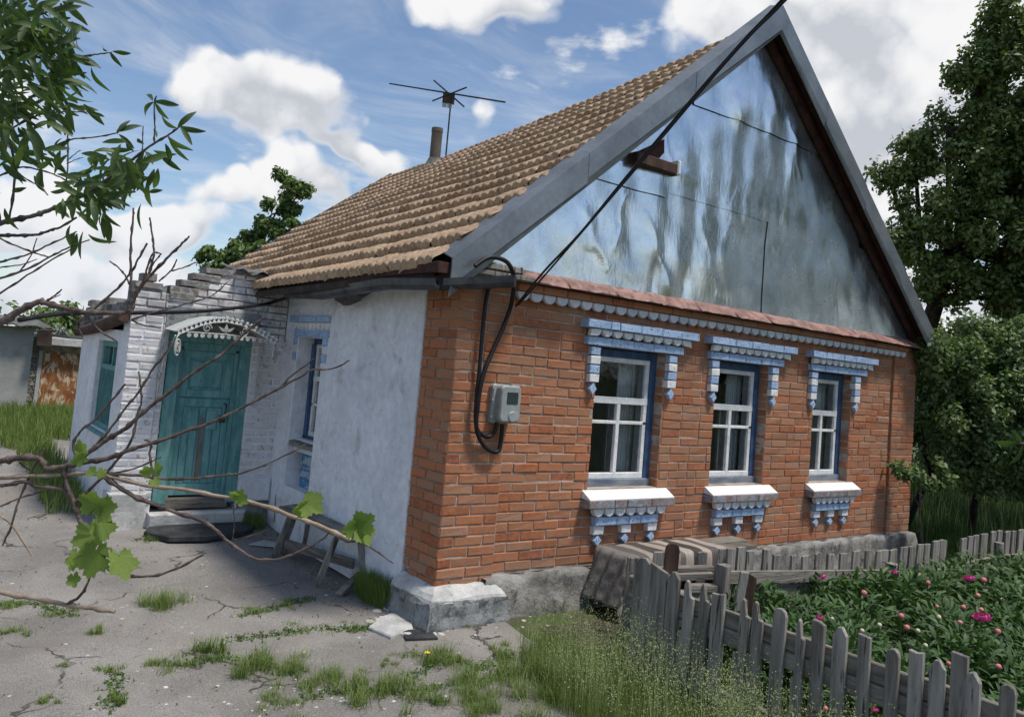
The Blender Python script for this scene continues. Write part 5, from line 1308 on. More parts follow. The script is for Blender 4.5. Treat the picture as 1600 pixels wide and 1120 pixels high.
tree('fruit_tree', (9.6, .4, 0), [B_(1590, 690, 60, 11), B_(1540, 725, 40, 11), B_(1640, 720, 60, 11), B_(1600, 610, 50, 11.5), B_(1560, 600, 50, 11.5)],
     40000, .075, M_leafA, .26, 70, 'dark slanting fruit tree in the shade at the right edge of the garden', 'tree', .07, M_dbark, trunk_top=pix(1530, 740, 10.8))
tree('shrub_branch', (6.9, -.25, 0), [B_(1412, 738, 10, 9.6), B_(1440, 745, 16, 9.6), B_(1465, 742, 18, 9.7)], 700, .08, M_leafB, .12, 240, 'low leafy sapling just in front of the far right end of the brick wall', 'sapling', .018, M_bark, aspect=.6)
tree('broadleaf_tree', (3.8, 19.5, .3), [B_(447, 300, 26, 22, 30), B_(470, 295, 12, 22), B_(425, 335, 26, 22), B_(450, 360, 36, 22), B_(415, 385, 38, 22), B_(350, 392, 30, 22), B_(325, 412, 22, 22), B_(380, 420, 45, 22), B_(345, 430, 30, 22)],
     15000, .15, M_leafC, .24, 30, 'green tree standing behind the house roof above the porch', 'tree', .16)
tree('broadleaf_tree', (5.0, 34, .3), [B_(100, 505, 34, 34, 22), B_(130, 520, 40, 34, 25), B_(60, 515, 26, 34, 20)], 6000, .22, M_leafC, .6, 8, 'rounded green tree behind the low sheds', 'tree', .2)
tree('silvery_bush', (2.2, 26, .3), [B_(80, 525, 16, 27, 18), B_(66, 532, 12, 27, 12)], 2200, .12, M_leafS, .3, 10, 'silvery grey bush showing over the shed roof slab', 'bush', .05)
tree('broadleaf_tree', (16.5, 6.5, 0), [B_(1470, 560, 60, 17), B_(1560, 560, 80, 17), B_(1480, 640, 60, 17), B_(1570, 650, 80, 17), B_(1660, 600, 90, 17), B_(1500, 715, 50, 17), B_(1590, 730, 60, 17), B_(1440, 690, 30, 17)],
     42000, .12, M_leafA, .42, 22, 'bushy tree in the depth of the garden behind the fruit trees', 'tree', .14, M_dbark)
# far belt of trees all along the horizon behind the plot
bl = []
for k in range(100):
    an_ = R(-60 + k * 3.0); r_ = 62 + 10 * random.random(); bl.append(((CAM[0] + r_ * math.sin(an_ + .3), CAM[1] + r_ * math.cos(an_ + .3), 1.2 + random.random() * .8), (3, 3, 1.6 + random.random() * 1.2)))
me = leafcloud('treeline', clump_points(bl, 3.0), 26000, .6, M_leafC, 1.0); o = bpy.data.objects.new('treeline', me); COL.objects.link(o)
o['kind'] = 'stuff'; o['label'] = 'far belt of low green trees along the horizon'; o['category'] = 'trees'
# garden trees standing to the right of the viewer (seen in the metal gable as dark reflections)
tree('broadleaf_tree', (12.6, -1.9, 0), [((12.6, -1.9, 5.0), (2.0, 1.8, 2.4)), ((13.2, -2.6, 7.6), (1.8, 1.6, 1.8)), ((12.4, -2.4, 2.9), (1.7, 1.5, 1.5))], 16000, .17, M_leafA, .5, 10, 'large garden tree right of the picture, opposite the gable', 'tree', .2, M_dbark)
tree('broadleaf_tree', (10.8, -5.2, 0), [((10.8, -5.2, 4.2), (2.0, 2.0, 2.2)), ((11.4, -4.6, 6.8), (1.9, 1.9, 1.8)), ((10.4, -6.2, 5.6), (1.5, 1.5, 1.5))], 16000, .17, M_leafA, .5, 10,
     'garden tree outside the picture on the right, opposite the gable', 'tree', .18, M_dbark)

def grass(name, pts, h, w, mat, label, cat='grass', lean=.35, kind='stuff'):
    """curved tapering blades at the given ground points"""
    pts = np.asarray(pts, float); n = len(pts); hh = h * rng.uniform(.45, 1.15, n) if np.isscalar(h) else np.asarray(h)
    an_ = rng.uniform(0, 2 * np.pi, n); dirn = np.stack([np.cos(an_), np.sin(an_), np.zeros(n)], -1); ln = rng.uniform(.1, 1, n) * lean
    sd = np.stack([-np.sin(an_ + rng.normal(0, .5, n)), np.cos(an_), np.zeros(n)], -1); ww = w * rng.uniform(.6, 1.3, n)
    b0 = pts; b1 = pts + np.array([0, 0, 1]) * (hh * .55)[:, None] + dirn * (hh * ln * .35)[:, None]; b2 = pts + np.array([0, 0, 1]) * (hh * (1 - .25 * ln))[:, None] + dirn * (hh * ln)[:, None]
    V = np.stack([b0 - sd * ww[:, None], b0 + sd * ww[:, None], b1 + sd * ww[:, None] * .7, b1 - sd * ww[:, None] * .7, b2 + sd * ww[:, None] * .12, b2 - sd * ww[:, None] * .12], 1).reshape(-1, 3)
    i = np.arange(n)[:, None] * 6; F_ = np.concatenate([i + np.array([0, 1, 2, 3]), i + np.array([3, 2, 4, 5])]).reshape(-1, 4)
    off = (float(pts[:, 0].mean()), float(pts[:, 1].mean()), float(pts[:, 2].min())); me = npmesh(name, V - np.array(off), F_, mat)
    o = bpy.data.objects.new(name, me); COL.objects.link(o); o.location = off; o['label'] = label; o['category'] = cat; o['kind'] = kind
    return o, b2
def scatter(n, x0, x1, y0, y1, fn=None, clump=None):
    if clump:
        k = clump[0]; cx = rng.uniform(x0, x1, k); cy = rng.uniform(y0, y1, k); j = rng.integers(0, k, n); x = cx[j] + rng.normal(0, clump[1], n); y = cy[j] + rng.normal(0, clump[1], n)
    else: x = rng.uniform(x0, x1, n); y = rng.uniform(y0, y1, n)
    if fn is not None: m_ = fn(x, y); x, y = x[m_], y[m_]
    return np.stack([x, y, gz(x, y)], -1)
# tall flowering grass along the outside of the picket fence
fn = lambda x, y: (x < .62) & (x > -.22 - .25 * np.sin(y * 3) + .10 * (y + 3.3) + np.clip((y + 2.6) * .0, 0, 1)) & (x > -.1 + .25 * (y + 1.6) * (y > -1.6))
P1 = scatter(22000, -.6, .62, -4.4, -.75, fn)
o, tips = grass('tall_grass', P1, .21, .0020, M_grass, 'tall seeding grass growing along the outside of the picket fence')
P2 = scatter(3600, -.35, .58, -3.9, -.85, fn, (90, .08)); P2 = P2[P2[:, 0] < .6]
o, tips = grass('flowering_stems', P2, .47, .0011, M_seed, 'thin pale flowering grass stems in front of the picket fence', lean=.3)
sel = tips[rng.integers(0, len(tips), 34000)]; sel = sel + rng.normal(0, 1, sel.shape) * np.array([.022, .022, .055]) - np.array([0, 0, .05])
me = leafcloud('seed_heads', sel, 30000, .0085, M_seed, .009); o = bpy.data.objects.new('seed_heads', me); COL.objects.link(o)
o['kind'] = 'stuff'; o['label'] = 'airy pale seed heads of the tall grass by the pickets'; o['category'] = 'grass'
# scattered weeds and tufts on the asphalt
tufts = [(243, 945, 38, .14), (30, 950, 30, .05), (85, 960, 26, .04), (22, 990, 24, .05), (160, 990, 18, .06), (170, 1050, 22, .05), (180, 1100, 14, .08), (320, 1020, 24, .12), (290, 1040, 40, .05), (250, 1040, 30, .05),
         (390, 1050, 38, .12), (440, 1040, 44, .08), (500, 1070, 50, .09), (560, 1090, 46, .12), (420, 1100, 50, .05), (480, 985, 40, .03), (400, 960, 30, .04), (440, 945, 26, .04), (690, 1035, 40, .10), (650, 1030, 30, .04),
         (720, 1045, 36, .05), (740, 1080, 40, .10), (640, 1090, 50, .09), (820, 1060, 60, .13), (870, 1000, 50, .12), (900, 960, 40, .12), (840, 1100, 60, .13), (780, 1020, 26, .07), (820, 965, 18, .06), (850, 930, 18, .06),
         (640, 975, 26, .04), (720, 975, 22, .04), (60, 1100, 20, .04), (100, 1040, 14, .03), (750, 1110, 50, .1), (600, 1040, 20, .04), (550, 980, 24, .03), (930, 1000, 50, .22), (890, 1070, 60, .2), (950, 1050, 60, .22)]
P = []; H = []
for (px, py, r_, h) in tufts:
    c = gpt(px, py); k = (Mx @ (c - CAM))[2] * -1 / FPX; n_ = int(8 * r_ * (1 + h * 6)); rr_ = abs(k) * r_
    a_ = rng.uniform(0, 2 * np.pi, n_); k_ = max(3, int(r_ / 4)); sc_ = rng.normal(0, rr_ * .55, (k_, 2)); j_ = rng.integers(0, k_, n_); x = c[0] + sc_[j_, 0] + rng.normal(0, rr_ * .16, n_); y = c[1] + sc_[j_, 1] + rng.normal(0, rr_ * .16, n_)
    m_ = ((x < -.02) | (y < -.03)) & (x < .62); x, y = x[m_], y[m_]; P.append(np.stack([x, y, gz(x, y)], -1)); H.append(h * rng.uniform(.35, 1.1, len(x)))
P = np.concatenate(P); H = np.concatenate(H)
grass('asphalt_tufts', P, H, .0019, M_grass, 'low grass tufts growing through the cracked asphalt', lean=1.25)
sel_ = rng.random(len(P)) < .10
grass('pale_stalks', P[sel_] + rng.normal(0, .03, (int(sel_.sum()), 3)) * np.array([1, 1, 0]), H[sel_] * 1.7, .0011, M_seed, 'thin pale stalks standing in the grass tufts of the yard', lean=.7)
# creeping weeds along cracks (flat leaf rosettes)
cr = []
for line in ([(0, 945), (60, 945), (110, 965)], [(270, 1045), (330, 1030), (400, 1035), (470, 1060)], [(380, 965), (430, 950), (490, 935)], [(350, 1000), (430, 995), (480, 985), (560, 985), (640, 975), (720, 975), (790, 950)],
             [(640, 1060), (700, 1030), (760, 1045), (800, 1020)], [(480, 1090), (560, 1080), (640, 1085), (720, 1070), (820, 1050)], [(210, 845), (300, 845), (340, 838)], [(150, 770), (140, 740), (120, 700)], [(640, 960), (760, 940), (860, 925), (910, 915)], [(180, 1060), (175, 1110)]):
    for a_, b_ in zip(line, line[1:]):
        A, B3 = gpt(*a_), gpt(*b_); n_ = int(np.linalg.norm(A - B3) * 260)
        t_ = rng.random(n_)[:, None]; cr.append(A + (B3 - A) * t_ + rng.normal(0, .035, (n_, 3)) * np.array([1, 1, .1]) + np.array([0, 0, .012]))
cr = np.concatenate(cr); me = leafcloud('creeping_weeds', cr, len(cr) * 5, .017, M_weed, .018, droop=0); o = bpy.data.objects.new('creeping_weeds', me); COL.objects.link(o)
o['kind'] = 'stuff'; o['label'] = 'flat creeping weeds following the cracks of the asphalt'; o['category'] = 'weeds'
# dense tuft at the foot of the white wall
def blobgrass(name, px, py, rx, ry, n_, h, label, mat=M_grass, w=.0024, lean=.6):
    c = gpt(px, py); a_ = rng.uniform(0, 2 * np.pi, n_); q = np.sqrt(rng.random(n_)); x = c[0] + rx * q * np.cos(a_); y = c[1] + ry * q * np.sin(a_)
    return grass(name, np.stack([x, y, gz(x, y)], -1), h, w, mat, label, lean=lean)
blobgrass('grass_tuft', 590, 938, .13, .28, 3600, .22, 'bushy bright grass tuft at the foot of the white wall beside the brick corner')
blobgrass('grass_tuft', 385, 815, .14, .35, 1800, .16, 'green grass tuft by the porch wall right of the rubber mat')
blobgrass('grass_tuft', 290, 842, .38, .07, 1600, .06, 'thin strip of grass along the front edge of the rubber mat')
blobgrass('grass_tuft', 225, 808, .10, .2, 900, .18, 'leafy tuft at the foot of the porch pillar left of the door')
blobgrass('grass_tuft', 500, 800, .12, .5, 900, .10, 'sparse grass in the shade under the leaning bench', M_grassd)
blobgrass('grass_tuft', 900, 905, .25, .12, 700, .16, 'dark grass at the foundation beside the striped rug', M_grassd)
# lawns
fn = lambda x, y: (y > 8.0 + .4 * np.sin(x * 2.2)) | ((x > -2.9) & (y > 5.6 + .5 * np.sin(x * 5)) & (x > -2.6 + .35 * (8 - y) + .2 * np.sin(y * 3)) & (x < -1.58)) | ((x > -2.0) & (x < -1.6) & (y > 3.9))
grass('far_lawn', scatter(60000, -7, .2, 3.9, 12.4, fn), .26, .005, M_grass, 'rough green lawn before the sheds behind the asphalt yard', lean=.5)
fn = lambda x, y: ~((x < 7.3) & (y > -1.1)) 
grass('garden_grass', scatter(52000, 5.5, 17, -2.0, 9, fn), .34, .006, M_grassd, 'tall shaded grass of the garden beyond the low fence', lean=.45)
grass('garden_stalks', scatter(900, 8.2, 14, -.5, 4.5, lambda x, y: x > 8), .62, .0035, M_seed, 'pale dry grass stalks in the shaded garden', lean=.4)
fn = lambda x, y: (x > .72)
grass('bed_weeds', scatter(5000, .72, 1.6, -4.6, -.9, fn), .16, .003, M_grassd, 'dark weeds between the picket fence and the peonies', lean=.6)

# peony bed: lance-shaped leaflets in clumps
def peonies():
    cl_ = []
    for k in range(190):
        x = rng.uniform(.95, 6.6); y = rng.uniform(-4.6, -1.32)
        if y < -4.8 + .0 or x > 6.9 + (y + 1.3): continue
        cl_.append((x, y))
    V = []; 
    cl_ = np.array(cl_); n_ = 34000; j = rng.integers(0, len(cl_), n_); rr_ = rng.uniform(0, 1, n_) ** .6 * .27; a_ = rng.uniform(0, 2 * np.pi, n_)
    hgt = .05 + .40 * rng.uniform(0, 1, n_) ** .6 * (1 - .35 * (rr_ / .27) ** 2)
    P = np.stack([cl_[j, 0] + rr_ * np.cos(a_), cl_[j, 1] + rr_ * np.sin(a_), hgt], -1)
    a2 = a_ + rng.normal(0, .7, n_); el = rng.uniform(.05, 1.25, n_); d = np.stack([np.cos(a2) * np.cos(el), np.sin(a2) * np.cos(el), np.sin(el)], -1)
    s = np.cross(d, np.array([0, 0, 1.])); s /= np.linalg.norm(s, axis=1)[:, None]; up = np.cross(s, d); L_ = rng.uniform(.08, .15, n_)[:, None]; w_ = L_ * rng.uniform(.075, .12, n_)[:, None]
    tw = rng.normal(0, .5, n_)[:, None]; s = s * np.cos(tw) + up * np.sin(tw)
    c0 = P; c1 = P + d * L_ * .35 + up * L_ * .03; c2 = P + d * L_ * .7 - np.array([0, 0, .02]) * L_ * 4; c3 = P + d * L_ - np.array([0, 0, .06]) * L_ * 4
    VV = np.stack([c0, c1 + s * w_, c1 - s * w_, c2 + s * w_ * .85, c2 - s * w_ * .85, c3], 1).reshape(-1, 3); VV[:, 2] = np.maximum(VV[:, 2], .01)
    i = np.arange(n_)[:, None] * 6; T3 = np.concatenate([i + np.array([0, 2, 1]), i + np.array([1, 2, 4]), i + np.array([1, 4, 3]), i + np.array([3, 4, 5])]).reshape(-1, 3)
    me = npmesh('peony_leaves', VV - np.array([3, -2.5, 0]), T3, M_peonyL, True); o = bpy.data.objects.new('peony_leaves', me); COL.objects.link(o); o.location = (3, -2.5, 0)
    o['kind'] = 'stuff'; o['label'] = 'dense dark green peony foliage filling the bed behind the pickets'; o['category'] = 'peony foliage'
peonies()
def petal(mb, c, ax, side, r, tilt, w):
    """a cupped petal from centre c"""
    c = np.array(c); n_ = 4; V = []; up = np.cross(ax, side)
    for i in range(n_ + 1):
        t = i / n_; el = tilt * t; rad = r * math.sin(min(1.0, t * 1.1) * math.pi * .5)
        pos = c + ax * rad * math.cos(el) + up * (r * (t * math.sin(tilt) * 1.0)); ww = w * math.sin(math.pi * (.12 + .80 * t)) * (1.1 if t > .5 else 1)
        V += [tuple(pos - side * ww + up * ww * .3), tuple(pos + up * (-.0)), tuple(pos + side * ww + up * ww * .3)]
    F_ = []
    for i in range(n_):
        for k in range(2): o = i * 3 + k; F_.append((o, o + 1, o + 4, o + 3))
    mb.add(V, F_, False, True)
def bloom_mesh(r, opened, seed):
    r_ = random.Random(seed); mb = MB(); layers = ((.95, 9, .55), (.95, 9, .85), (.85, 8, 1.1), (.7, 7, 1.3), (.5, 6, 1.45)) if opened else ((.9, 6, 1.15), (.95, 6, 1.3), (.9, 5, 1.42), (.7, 4, 1.5))
    for (f, k, tl) in layers:
        o = r_.uniform(0, 6)
        for i in range(k):
            a = o + 2 * math.pi * i / k; ax = np.array([math.cos(a), math.sin(a), 0]); sd = np.array([-math.sin(a), math.cos(a), 0])
            rad = r * f * r_.uniform(.85, 1.1) * (1.0 if opened else .62)
            petal(mb, (0, 0, 0), ax, sd, rad * (1.0 if opened else 1.25), tl, r * (.38 if opened else .5))
    return mb
fl = [(1515, 908, 8, 'open'), (1535, 971, 12, 'open'), (1537, 906, 5, 'bud'), (1280, 968, 7, 'pink'), (1287, 904, 6, 'pink'), (1398, 897, 6, 'pink'), (1192, 889, 4, 'bud'), (1350, 926, 5, 'bud'), (1450, 910, 4, 'bud'), (1408, 962, 5, 'bud'),
      (1417, 980, 5, 'bud'), (1505, 948, 4, 'bud'), (1528, 930, 4, 'bud'), (1464, 947, 3, 'bud'), (1533, 952, 4, 'bud'), (1500, 972, 4, 'bud'), (1559, 986, 5, 'bud'), (1560, 1041, 5, 'bud'), (1482, 1036, 4, 'bud'), (1367, 1112, 7, 'pink'),
      (1290, 1106, 4, 'bud'), (1347, 985, 4, 'cream'), (1374, 976, 4, 'cream'), (1434, 985, 4, 'cream'), (1446, 1008, 4, 'cream'), (1427, 1020, 4, 'cream'), (1467, 964, 4, 'cream'), (1300, 966, 3, 'cream'), (1566, 936, 3, 'cream'), (1490, 1027, 3, 'cream')]
ORD = ['first', 'second', 'third', 'fourth', 'fifth', 'sixth', 'seventh', 'eighth', 'ninth', 'tenth', 'eleventh', 'twelfth', 'thirteenth', 'fourteenth', 'fifteenth', 'sixteenth']
lab = {(1515, 908): 'open magenta peony bloom standing highest near the right of the back fence', (1535, 971): 'largest ruffled magenta peony bloom at the right of the bed',
       (1280, 968): 'deep pink peony bloom just above a front fence picket', (1287, 904): 'deep pink peony bud in front of the back fence rail', (1398, 897): 'deep pink peony bud beside the back fence post', (1367, 1112): 'deep pink peony low behind the front pickets at the bottom edge'}
for k, (px, py, r, kd) in enumerate(fl):
    zz = .52 if kd in ('open', 'pink') else .47
    c = onp(px, py, 2, zz); d_ = -(Mx @ (c - CAM))[2]; rad = r * d_ / FPX * (1.3 if kd in ('open', 'pink') else .95)
    same = sorted(q[0] for q in fl if q[3] == kd)
    gl = lab.get((px, py), ('round pale pink' if kd == 'bud' else 'small cream green') + ' peony bud over the foliage, ' + ORD[same.index(px)] + ' of its colour from the left')
    f = root('peony_flower', (c[0], c[1], 0), gl, 'peony', None if (px, py) in lab else ('pale pink peony buds' if kd == 'bud' else 'cream peony buds'))
    bm_ = bloom_mesh(rad, kd == 'open', k)
    if kd in ('bud', 'cream'):
        bm_ = MB(); seg = 10
        for la in range(5):
            pass
        V = [(0, 0, -rad)]; F_ = []
        for la in range(1, 6):
            ph = -math.pi / 2 + math.pi * la / 6
            for s_ in range(seg): V.append((rad * math.cos(ph) * math.cos(2 * math.pi * s_ / seg), rad * math.cos(ph) * math.sin(2 * math.pi * s_ / seg), rad * .95 * math.sin(ph)))
        V.append((0, 0, rad * .95))
        for s_ in range(seg):
            s2_ = (s_ + 1) % seg; F_.append((0, 1 + s2_, 1 + s_)); F_.append((len(V) - 1, 1 + 4 * seg + s_, 1 + 4 * seg + s2_))
            for la in range(4): F_.append((1 + la * seg + s_, 1 + la * seg + s2_, 1 + (la + 1) * seg + s2_, 1 + (la + 1) * seg + s_))
        bm_.add(V, F_, False, True)
    tilt = Matrix.Rotation(random.uniform(-.3, .3), 4, 'X') @ Matrix.Rotation(random.uniform(-.5, -.1), 4, 'Y')
    bm_.v = [tuple(tilt @ Vector(v) + Vector(c)) for v in bm_.v]
    part('bloom', bm_, {'open': M_pink, 'pink': M_pink, 'bud': M_bud, 'cream': M_budp}[kd], f)
    mb = MB(); mb.tube([(c[0] + .03, c[1] + .02, .05), (c[0] + .01, c[1], c[2] * .6), (c[0], c[1], c[2] - rad * .7)], .004, 5); part('stem', mb, M_stem, f)

lit_ = np.stack([rng.uniform(-4.5, .4, 2600), rng.uniform(-3.2, 6, 2600)], -1); lit_ = lit_[((lit_[:, 0] < -.1) | (lit_[:, 1] < -.2))]
lit_ = np.concatenate([lit_, np.stack([rng.normal(-.15, .12, 900) - .05, rng.uniform(.4, 3.2, 900)], -1)]); lit_ = np.concatenate([lit_, gz(lit_[:, 0], lit_[:, 1])[:, None] + .012], 1)
me = leafcloud('dry_litter', lit_, 3200, .016, material('dry_brown_litter', (.09, .065, .045), (.26, .20, .14), 3, .95, 0, rnd=.8), .012, droop=0); o = bpy.data.objects.new('dry_litter', me); COL.objects.link(o)
o['kind'] = 'stuff'; o['label'] = 'dry brown leaf litter and twig bits strewn over the asphalt'; o['category'] = 'litter'
# dandelion and rubble
dn_ = gpt(668, 1021, .13); f = root('dandelion', (dn_[0], dn_[1], 0), 'single yellow dandelion flower in the weeds below the brick corner', 'flower')
mb = MB()
for k in range(14):
    a = k * 2.4; ax = np.array([math.cos(a), math.sin(a), 0]); petal(mb, dn_, ax, np.array([-ax[1], ax[0], 0]), .022, .2 + .05 * k, .005)
part('bloom', mb, M_yellow, f); mb = MB(); mb.tube([(dn_[0], dn_[1] + .01, 0), tuple(dn_)], .003, 5); part('stem', mb, M_stem, f)
def rubble(name, spots, label, mat):
    mb = MB(); r_ = random.Random(2)
    for (px, py, s) in spots:
        c = gpt(px, py); k = r_.uniform(.6, 1.3) * s; o = r_.uniform(0, 6); n_ = 6
        out = [(c[0] + k * r_.uniform(.7, 1.2) * math.cos(o + 2 * math.pi * i / n_), c[1] + k * r_.uniform(.6, 1.1) * math.sin(o + 2 * math.pi * i / n_)) for i in range(n_)]
        mb.prism(WORLD, out, c[2] - .01, c[2] + k * r_.uniform(.25, .6), k * .2)
    o = single(name, mb, mat, label, 'rubble', kind='stuff'); return o
r_ = random.Random(8)
rubble('rubble', [(r_.gauss(665, 30), r_.gauss(978, 6), .03) for _ in range(26)] + [(r_.gauss(740, 40), r_.gauss(962, 8), .022) for _ in range(26)] + [(r_.gauss(610, 22), r_.gauss(965, 12), .035) for _ in range(16)] + [(r_.uniform(780, 900), r_.gauss(940, 8), .012) for _ in range(40)] + [(r_.gauss(470, 60), r_.gauss(1085, 14), .012) for _ in range(120)],
       'broken lime mortar and pale chips strewn at the brick corner', M_rubble)
rubble('pebbles', [(r_.uniform(0, 900), 800 + 320 * r_.random() ** .8, .006 + .008 * r_.random()) for _ in range(700)], 'small pale pebbles and grit scattered over the asphalt', M_rubble)
mb = MB()
for (p, q) in (((560, 985, 0), (640, 968, 0)),):
    pass
c = [gpt(575, 985), gpt(600, 965), gpt(640, 958), gpt(645, 985), gpt(610, 1000)]
mb.prism(WORLD, [(p[0], p[1]) for p in c][::-1] if False else [(c[i][0], c[i][1]) for i in (4, 3, 2, 1, 0)], .0, .03, .01); single('concrete_scab', mb, M_concr, 'pale crumbling concrete patch left of the corner block', 'concrete')

# ------------------------------------------------------------------ foreground vine
def branch(mb, pts, r0, r1, depth, wob=.004, knots=True, seg=7, rs=random.Random(3)):
    P = [pix(p[0], p[1], (p[2] if len(p) > 2 else depth)) for p in pts]; out = []
    for i in range(len(P) - 1):
        p0, p1, p2, p3 = P[max(i - 1, 0)], P[i], P[i + 1], P[min(i + 2, len(P) - 1)]
        for k in range(5):
            t = k / 5; out.append(.5 * ((2 * p1) + (-p0 + p2) * t + (2 * p0 - 5 * p1 + 4 * p2 - p3) * t * t + (-p0 + 3 * p1 - 3 * p2 + p3) * t ** 3) + np.array([rs.uniform(-wob, wob) for _ in range(3)]) * .35)
    out.append(P[-1]); n_ = len(out); rad = []
    for i in range(n_):
        r = lerp(r0, r1, i / (n_ - 1)) * rs.uniform(.9, 1.1)
        if knots and i % 5 == 2: r *= 1.5
        rad.append(r)
    mb.tube(out, rad, seg); return out
VD = 2.6; u_ = VD / FPX / 2   # radius of a branch one pixel thick
vine = root('grape_vine', tuple(pix(-60, 1000, VD)), 'bare knotty grape vine with a few young leaves crossing the left foreground', 'vine')
OFFV = OFF[vine.name]
VB = [([(-160, 735), (-60, 722), (0, 720), (30, 715), (62, 717), (72, 732), (100, 728), (135, 722), (175, 714), (195, 706), (230, 694), (262, 685), (292, 673), (330, 660), (380, 636), (437, 606), (452, 590), (492, 560)], 11, 2.5, M_vine),
      ([(430, 610), (467, 590), (490, 577), (520, 576), (546, 563)], 4, 2, M_vine),
      ([(-160, 760), (0, 747), (50, 743), (100, 741), (150, 739), (180, 746), (232, 759), (290, 765), (360, 778), (405, 788), (460, 807), (505, 823), (548, 843)], 6, 6, M_cane),
      ([(548, 843), (575, 852), (615, 880)], 3.5, 2, M_vine),
      ([(160, 742), (200, 770), (240, 787), (275, 800), (310, 811), (335, 826), (352, 842), (385, 866), (402, 873), (435, 873), (470, 860), (500, 845), (516, 830)], 7, 2.5, M_vine),
      ([(100, 730), (106, 760), (115, 785), (124, 812), (131, 835), (146, 858), (162, 882), (190, 897), (230, 900), (272, 890), (318, 866)], 8, 3, M_vine),
      ([(-160, 770), (0, 758), (40, 752), (60, 760), (98, 765), (113, 787)], 6, 5, M_vine),
      ([(112, 790), (150, 755), (180, 722), (205, 688), (214, 650), (221, 628), (220, 605), (217, 580)], 5, 2.5, M_vine),
      ([(120, 722), (140, 705), (165, 688), (192, 672), (215, 652), (240, 631), (265, 612), (295, 588), (330, 565), (355, 547), (383, 520), (412, 496)], 8, 3.5, M_vine),
      ([(150, 695), (180, 660), (197, 635), (217, 612), (240, 575), (260, 550), (268, 535)], 4, 3, M_vine),
      ([(124, 716), (114, 698), (125, 674), (150, 654), (175, 625), (196, 600)], 4, 3, M_vine),
      ([(165, 740), (215, 743), (260, 748), (310, 747), (350, 742), (372, 740), (402, 731), (432, 718), (482, 692)], 4.5, 2, M_vine),
      ([(140, 742), (180, 738), (215, 730), (252, 714)], 3, 2, M_vine),
      ([(226, 687), (236, 692), (234, 710), (237, 728), (239, 745), (230, 760)], 3.5, 3, M_vine),
      ([(-160, 895), (0, 925), (50, 934), (100, 944), (135, 949), (180, 955)], 8, 6, M_cane),
      ([(103, 944), (125, 931), (138, 908), (143, 890)], 5, 3, M_vine),
      ([(-60, 775), (0, 805), (20, 822), (50, 868)], 4, 3, M_cane),
      ([(70, 700), (45, 745), (28, 785), (20, 815), (4, 852)], 3.5, 2.5, M_vine),
      ([(-60, 800), (0, 790), (28, 779), (65, 768)], 3, 2, M_vine),
      ([(30, 722), (50, 738), (58, 752)], 2.5, 2, M_vine),
      ([(365, 790), (366, 820), (365, 842), (395, 836), (420, 826)], 1.2, 1, M_vine)]
for pts, r0, r1, mt_ in VB:
    mb = MB(); branch(mb, pts, r0 * u_, r1 * u_, VD); part('cane', mb, mt_, vine)
# grape leaf
def grape_leaf(sd):
    out = []; gr = random.Random(sd)
    for k in range(36):
        a = -math.pi / 2 + .12 + (2 * math.pi - .24) * k / 35; lobes = .66 + .34 * abs(math.cos((a - math.pi / 2) * 2.5)) ** .8 + gr.uniform(-.05, .05)
        r = lobes * (1.0 + (.10 if k % 2 else -.07)); out.append((r * math.cos(a) * .52, r * math.sin(a) * .55 + .25))
    V = [(0, .0, 0)] + [(x, y, gr.uniform(-.015, .015) + .22 * abs(x) + .06 * math.sin(y * 7) * abs(x) - .12 * max(0, y - .3) ** 2 * 2) for x, y in out]; F_ = [(0, k, k + 1) for k in range(1, 36)]
    me = bpy.data.meshes.new('leaf'); me.from_pydata(V, [], F_); me.polygons.foreach_set('use_smooth', [True] * len(F_)); me.update(); me.materials.append(M_leafV); return me
GL = [grape_leaf(i) for i in range(3)]
def put_leaf(me, parent, p, size, ang, tilt, twist, name='leaf'):
    """leaf facing the open side, ang = direction in the picture of the tip (0 right, 90 up)"""
    fx, fy, fz = Mx[0], Mx[1], Mx[2]
    a = R(ang); tip = fx * math.cos(a) + fy * math.sin(a); side = np.cross(tip, fz)
    side = side * math.cos(twist) + fz * math.sin(twist); nn_ = np.cross(side, tip); tip = tip * math.cos(tilt) + nn_ * math.sin(tilt); nn_ = np.cross(side, tip)
    M = Matrix(((side[0] * size, tip[0] * size, nn_[0] * size, p[0]), (side[1] * size, tip[1] * size, nn_[1] * size, p[1]), (side[2] * size, tip[2] * size, nn_[2] * size, p[2]), (0, 0, 0, 1)))
    if name == 'tmp': return M
    return inst(name, me, parent, M)
r_ = random.Random(6)
for (px, py, s, ang, ti, tw) in ((155, 790, 44, 150, .2, .1), (160, 800, 46, 10, .5, .5), (150, 835, 50, 200, .2, -.2), (150, 860, 56, 260, .2, .1), (160, 815, 40, 280, .4, .5), (175, 865, 36, 330, .3, -.4), (120, 865, 34, 235, .6, .8), (187, 870, 50, 275, .5, .9), (115, 900, 24, 290, .5, .2),
                                 (130, 705, 26, 100, .3, .2), (130, 715, 24, 190, .5, .4), (140, 735, 20, 330, .5, .4), (235, 735, 22, 170, .7, .3), (245, 735, 26, 15, .7, .3), (160, 735, 18, 250, .4, .2), (240, 750, 18, 300, .5, .5),
                                 (370, 775, 18, 140, .4, .3), (372, 780, 24, 60, .2, .2), (375, 778, 22, 330, .4, .2), (480, 790, 34, 170, .9, .4), (478, 785, 46, 325, .6, .5), (488, 775, 14, 80, .4, .5),
                                 (562, 820, 30, 60, .3, .1), (560, 825, 44, 40, .2, .2), (555, 822, 34, 170, .9, .2), (562, 825, 40, 290, .5, .7)):
    put_leaf(GL[r_.randrange(3)], vine, pix(px, py, VD - .02 - .05 * r_.random()), s * VD / FPX * .92, ang, ti, tw)

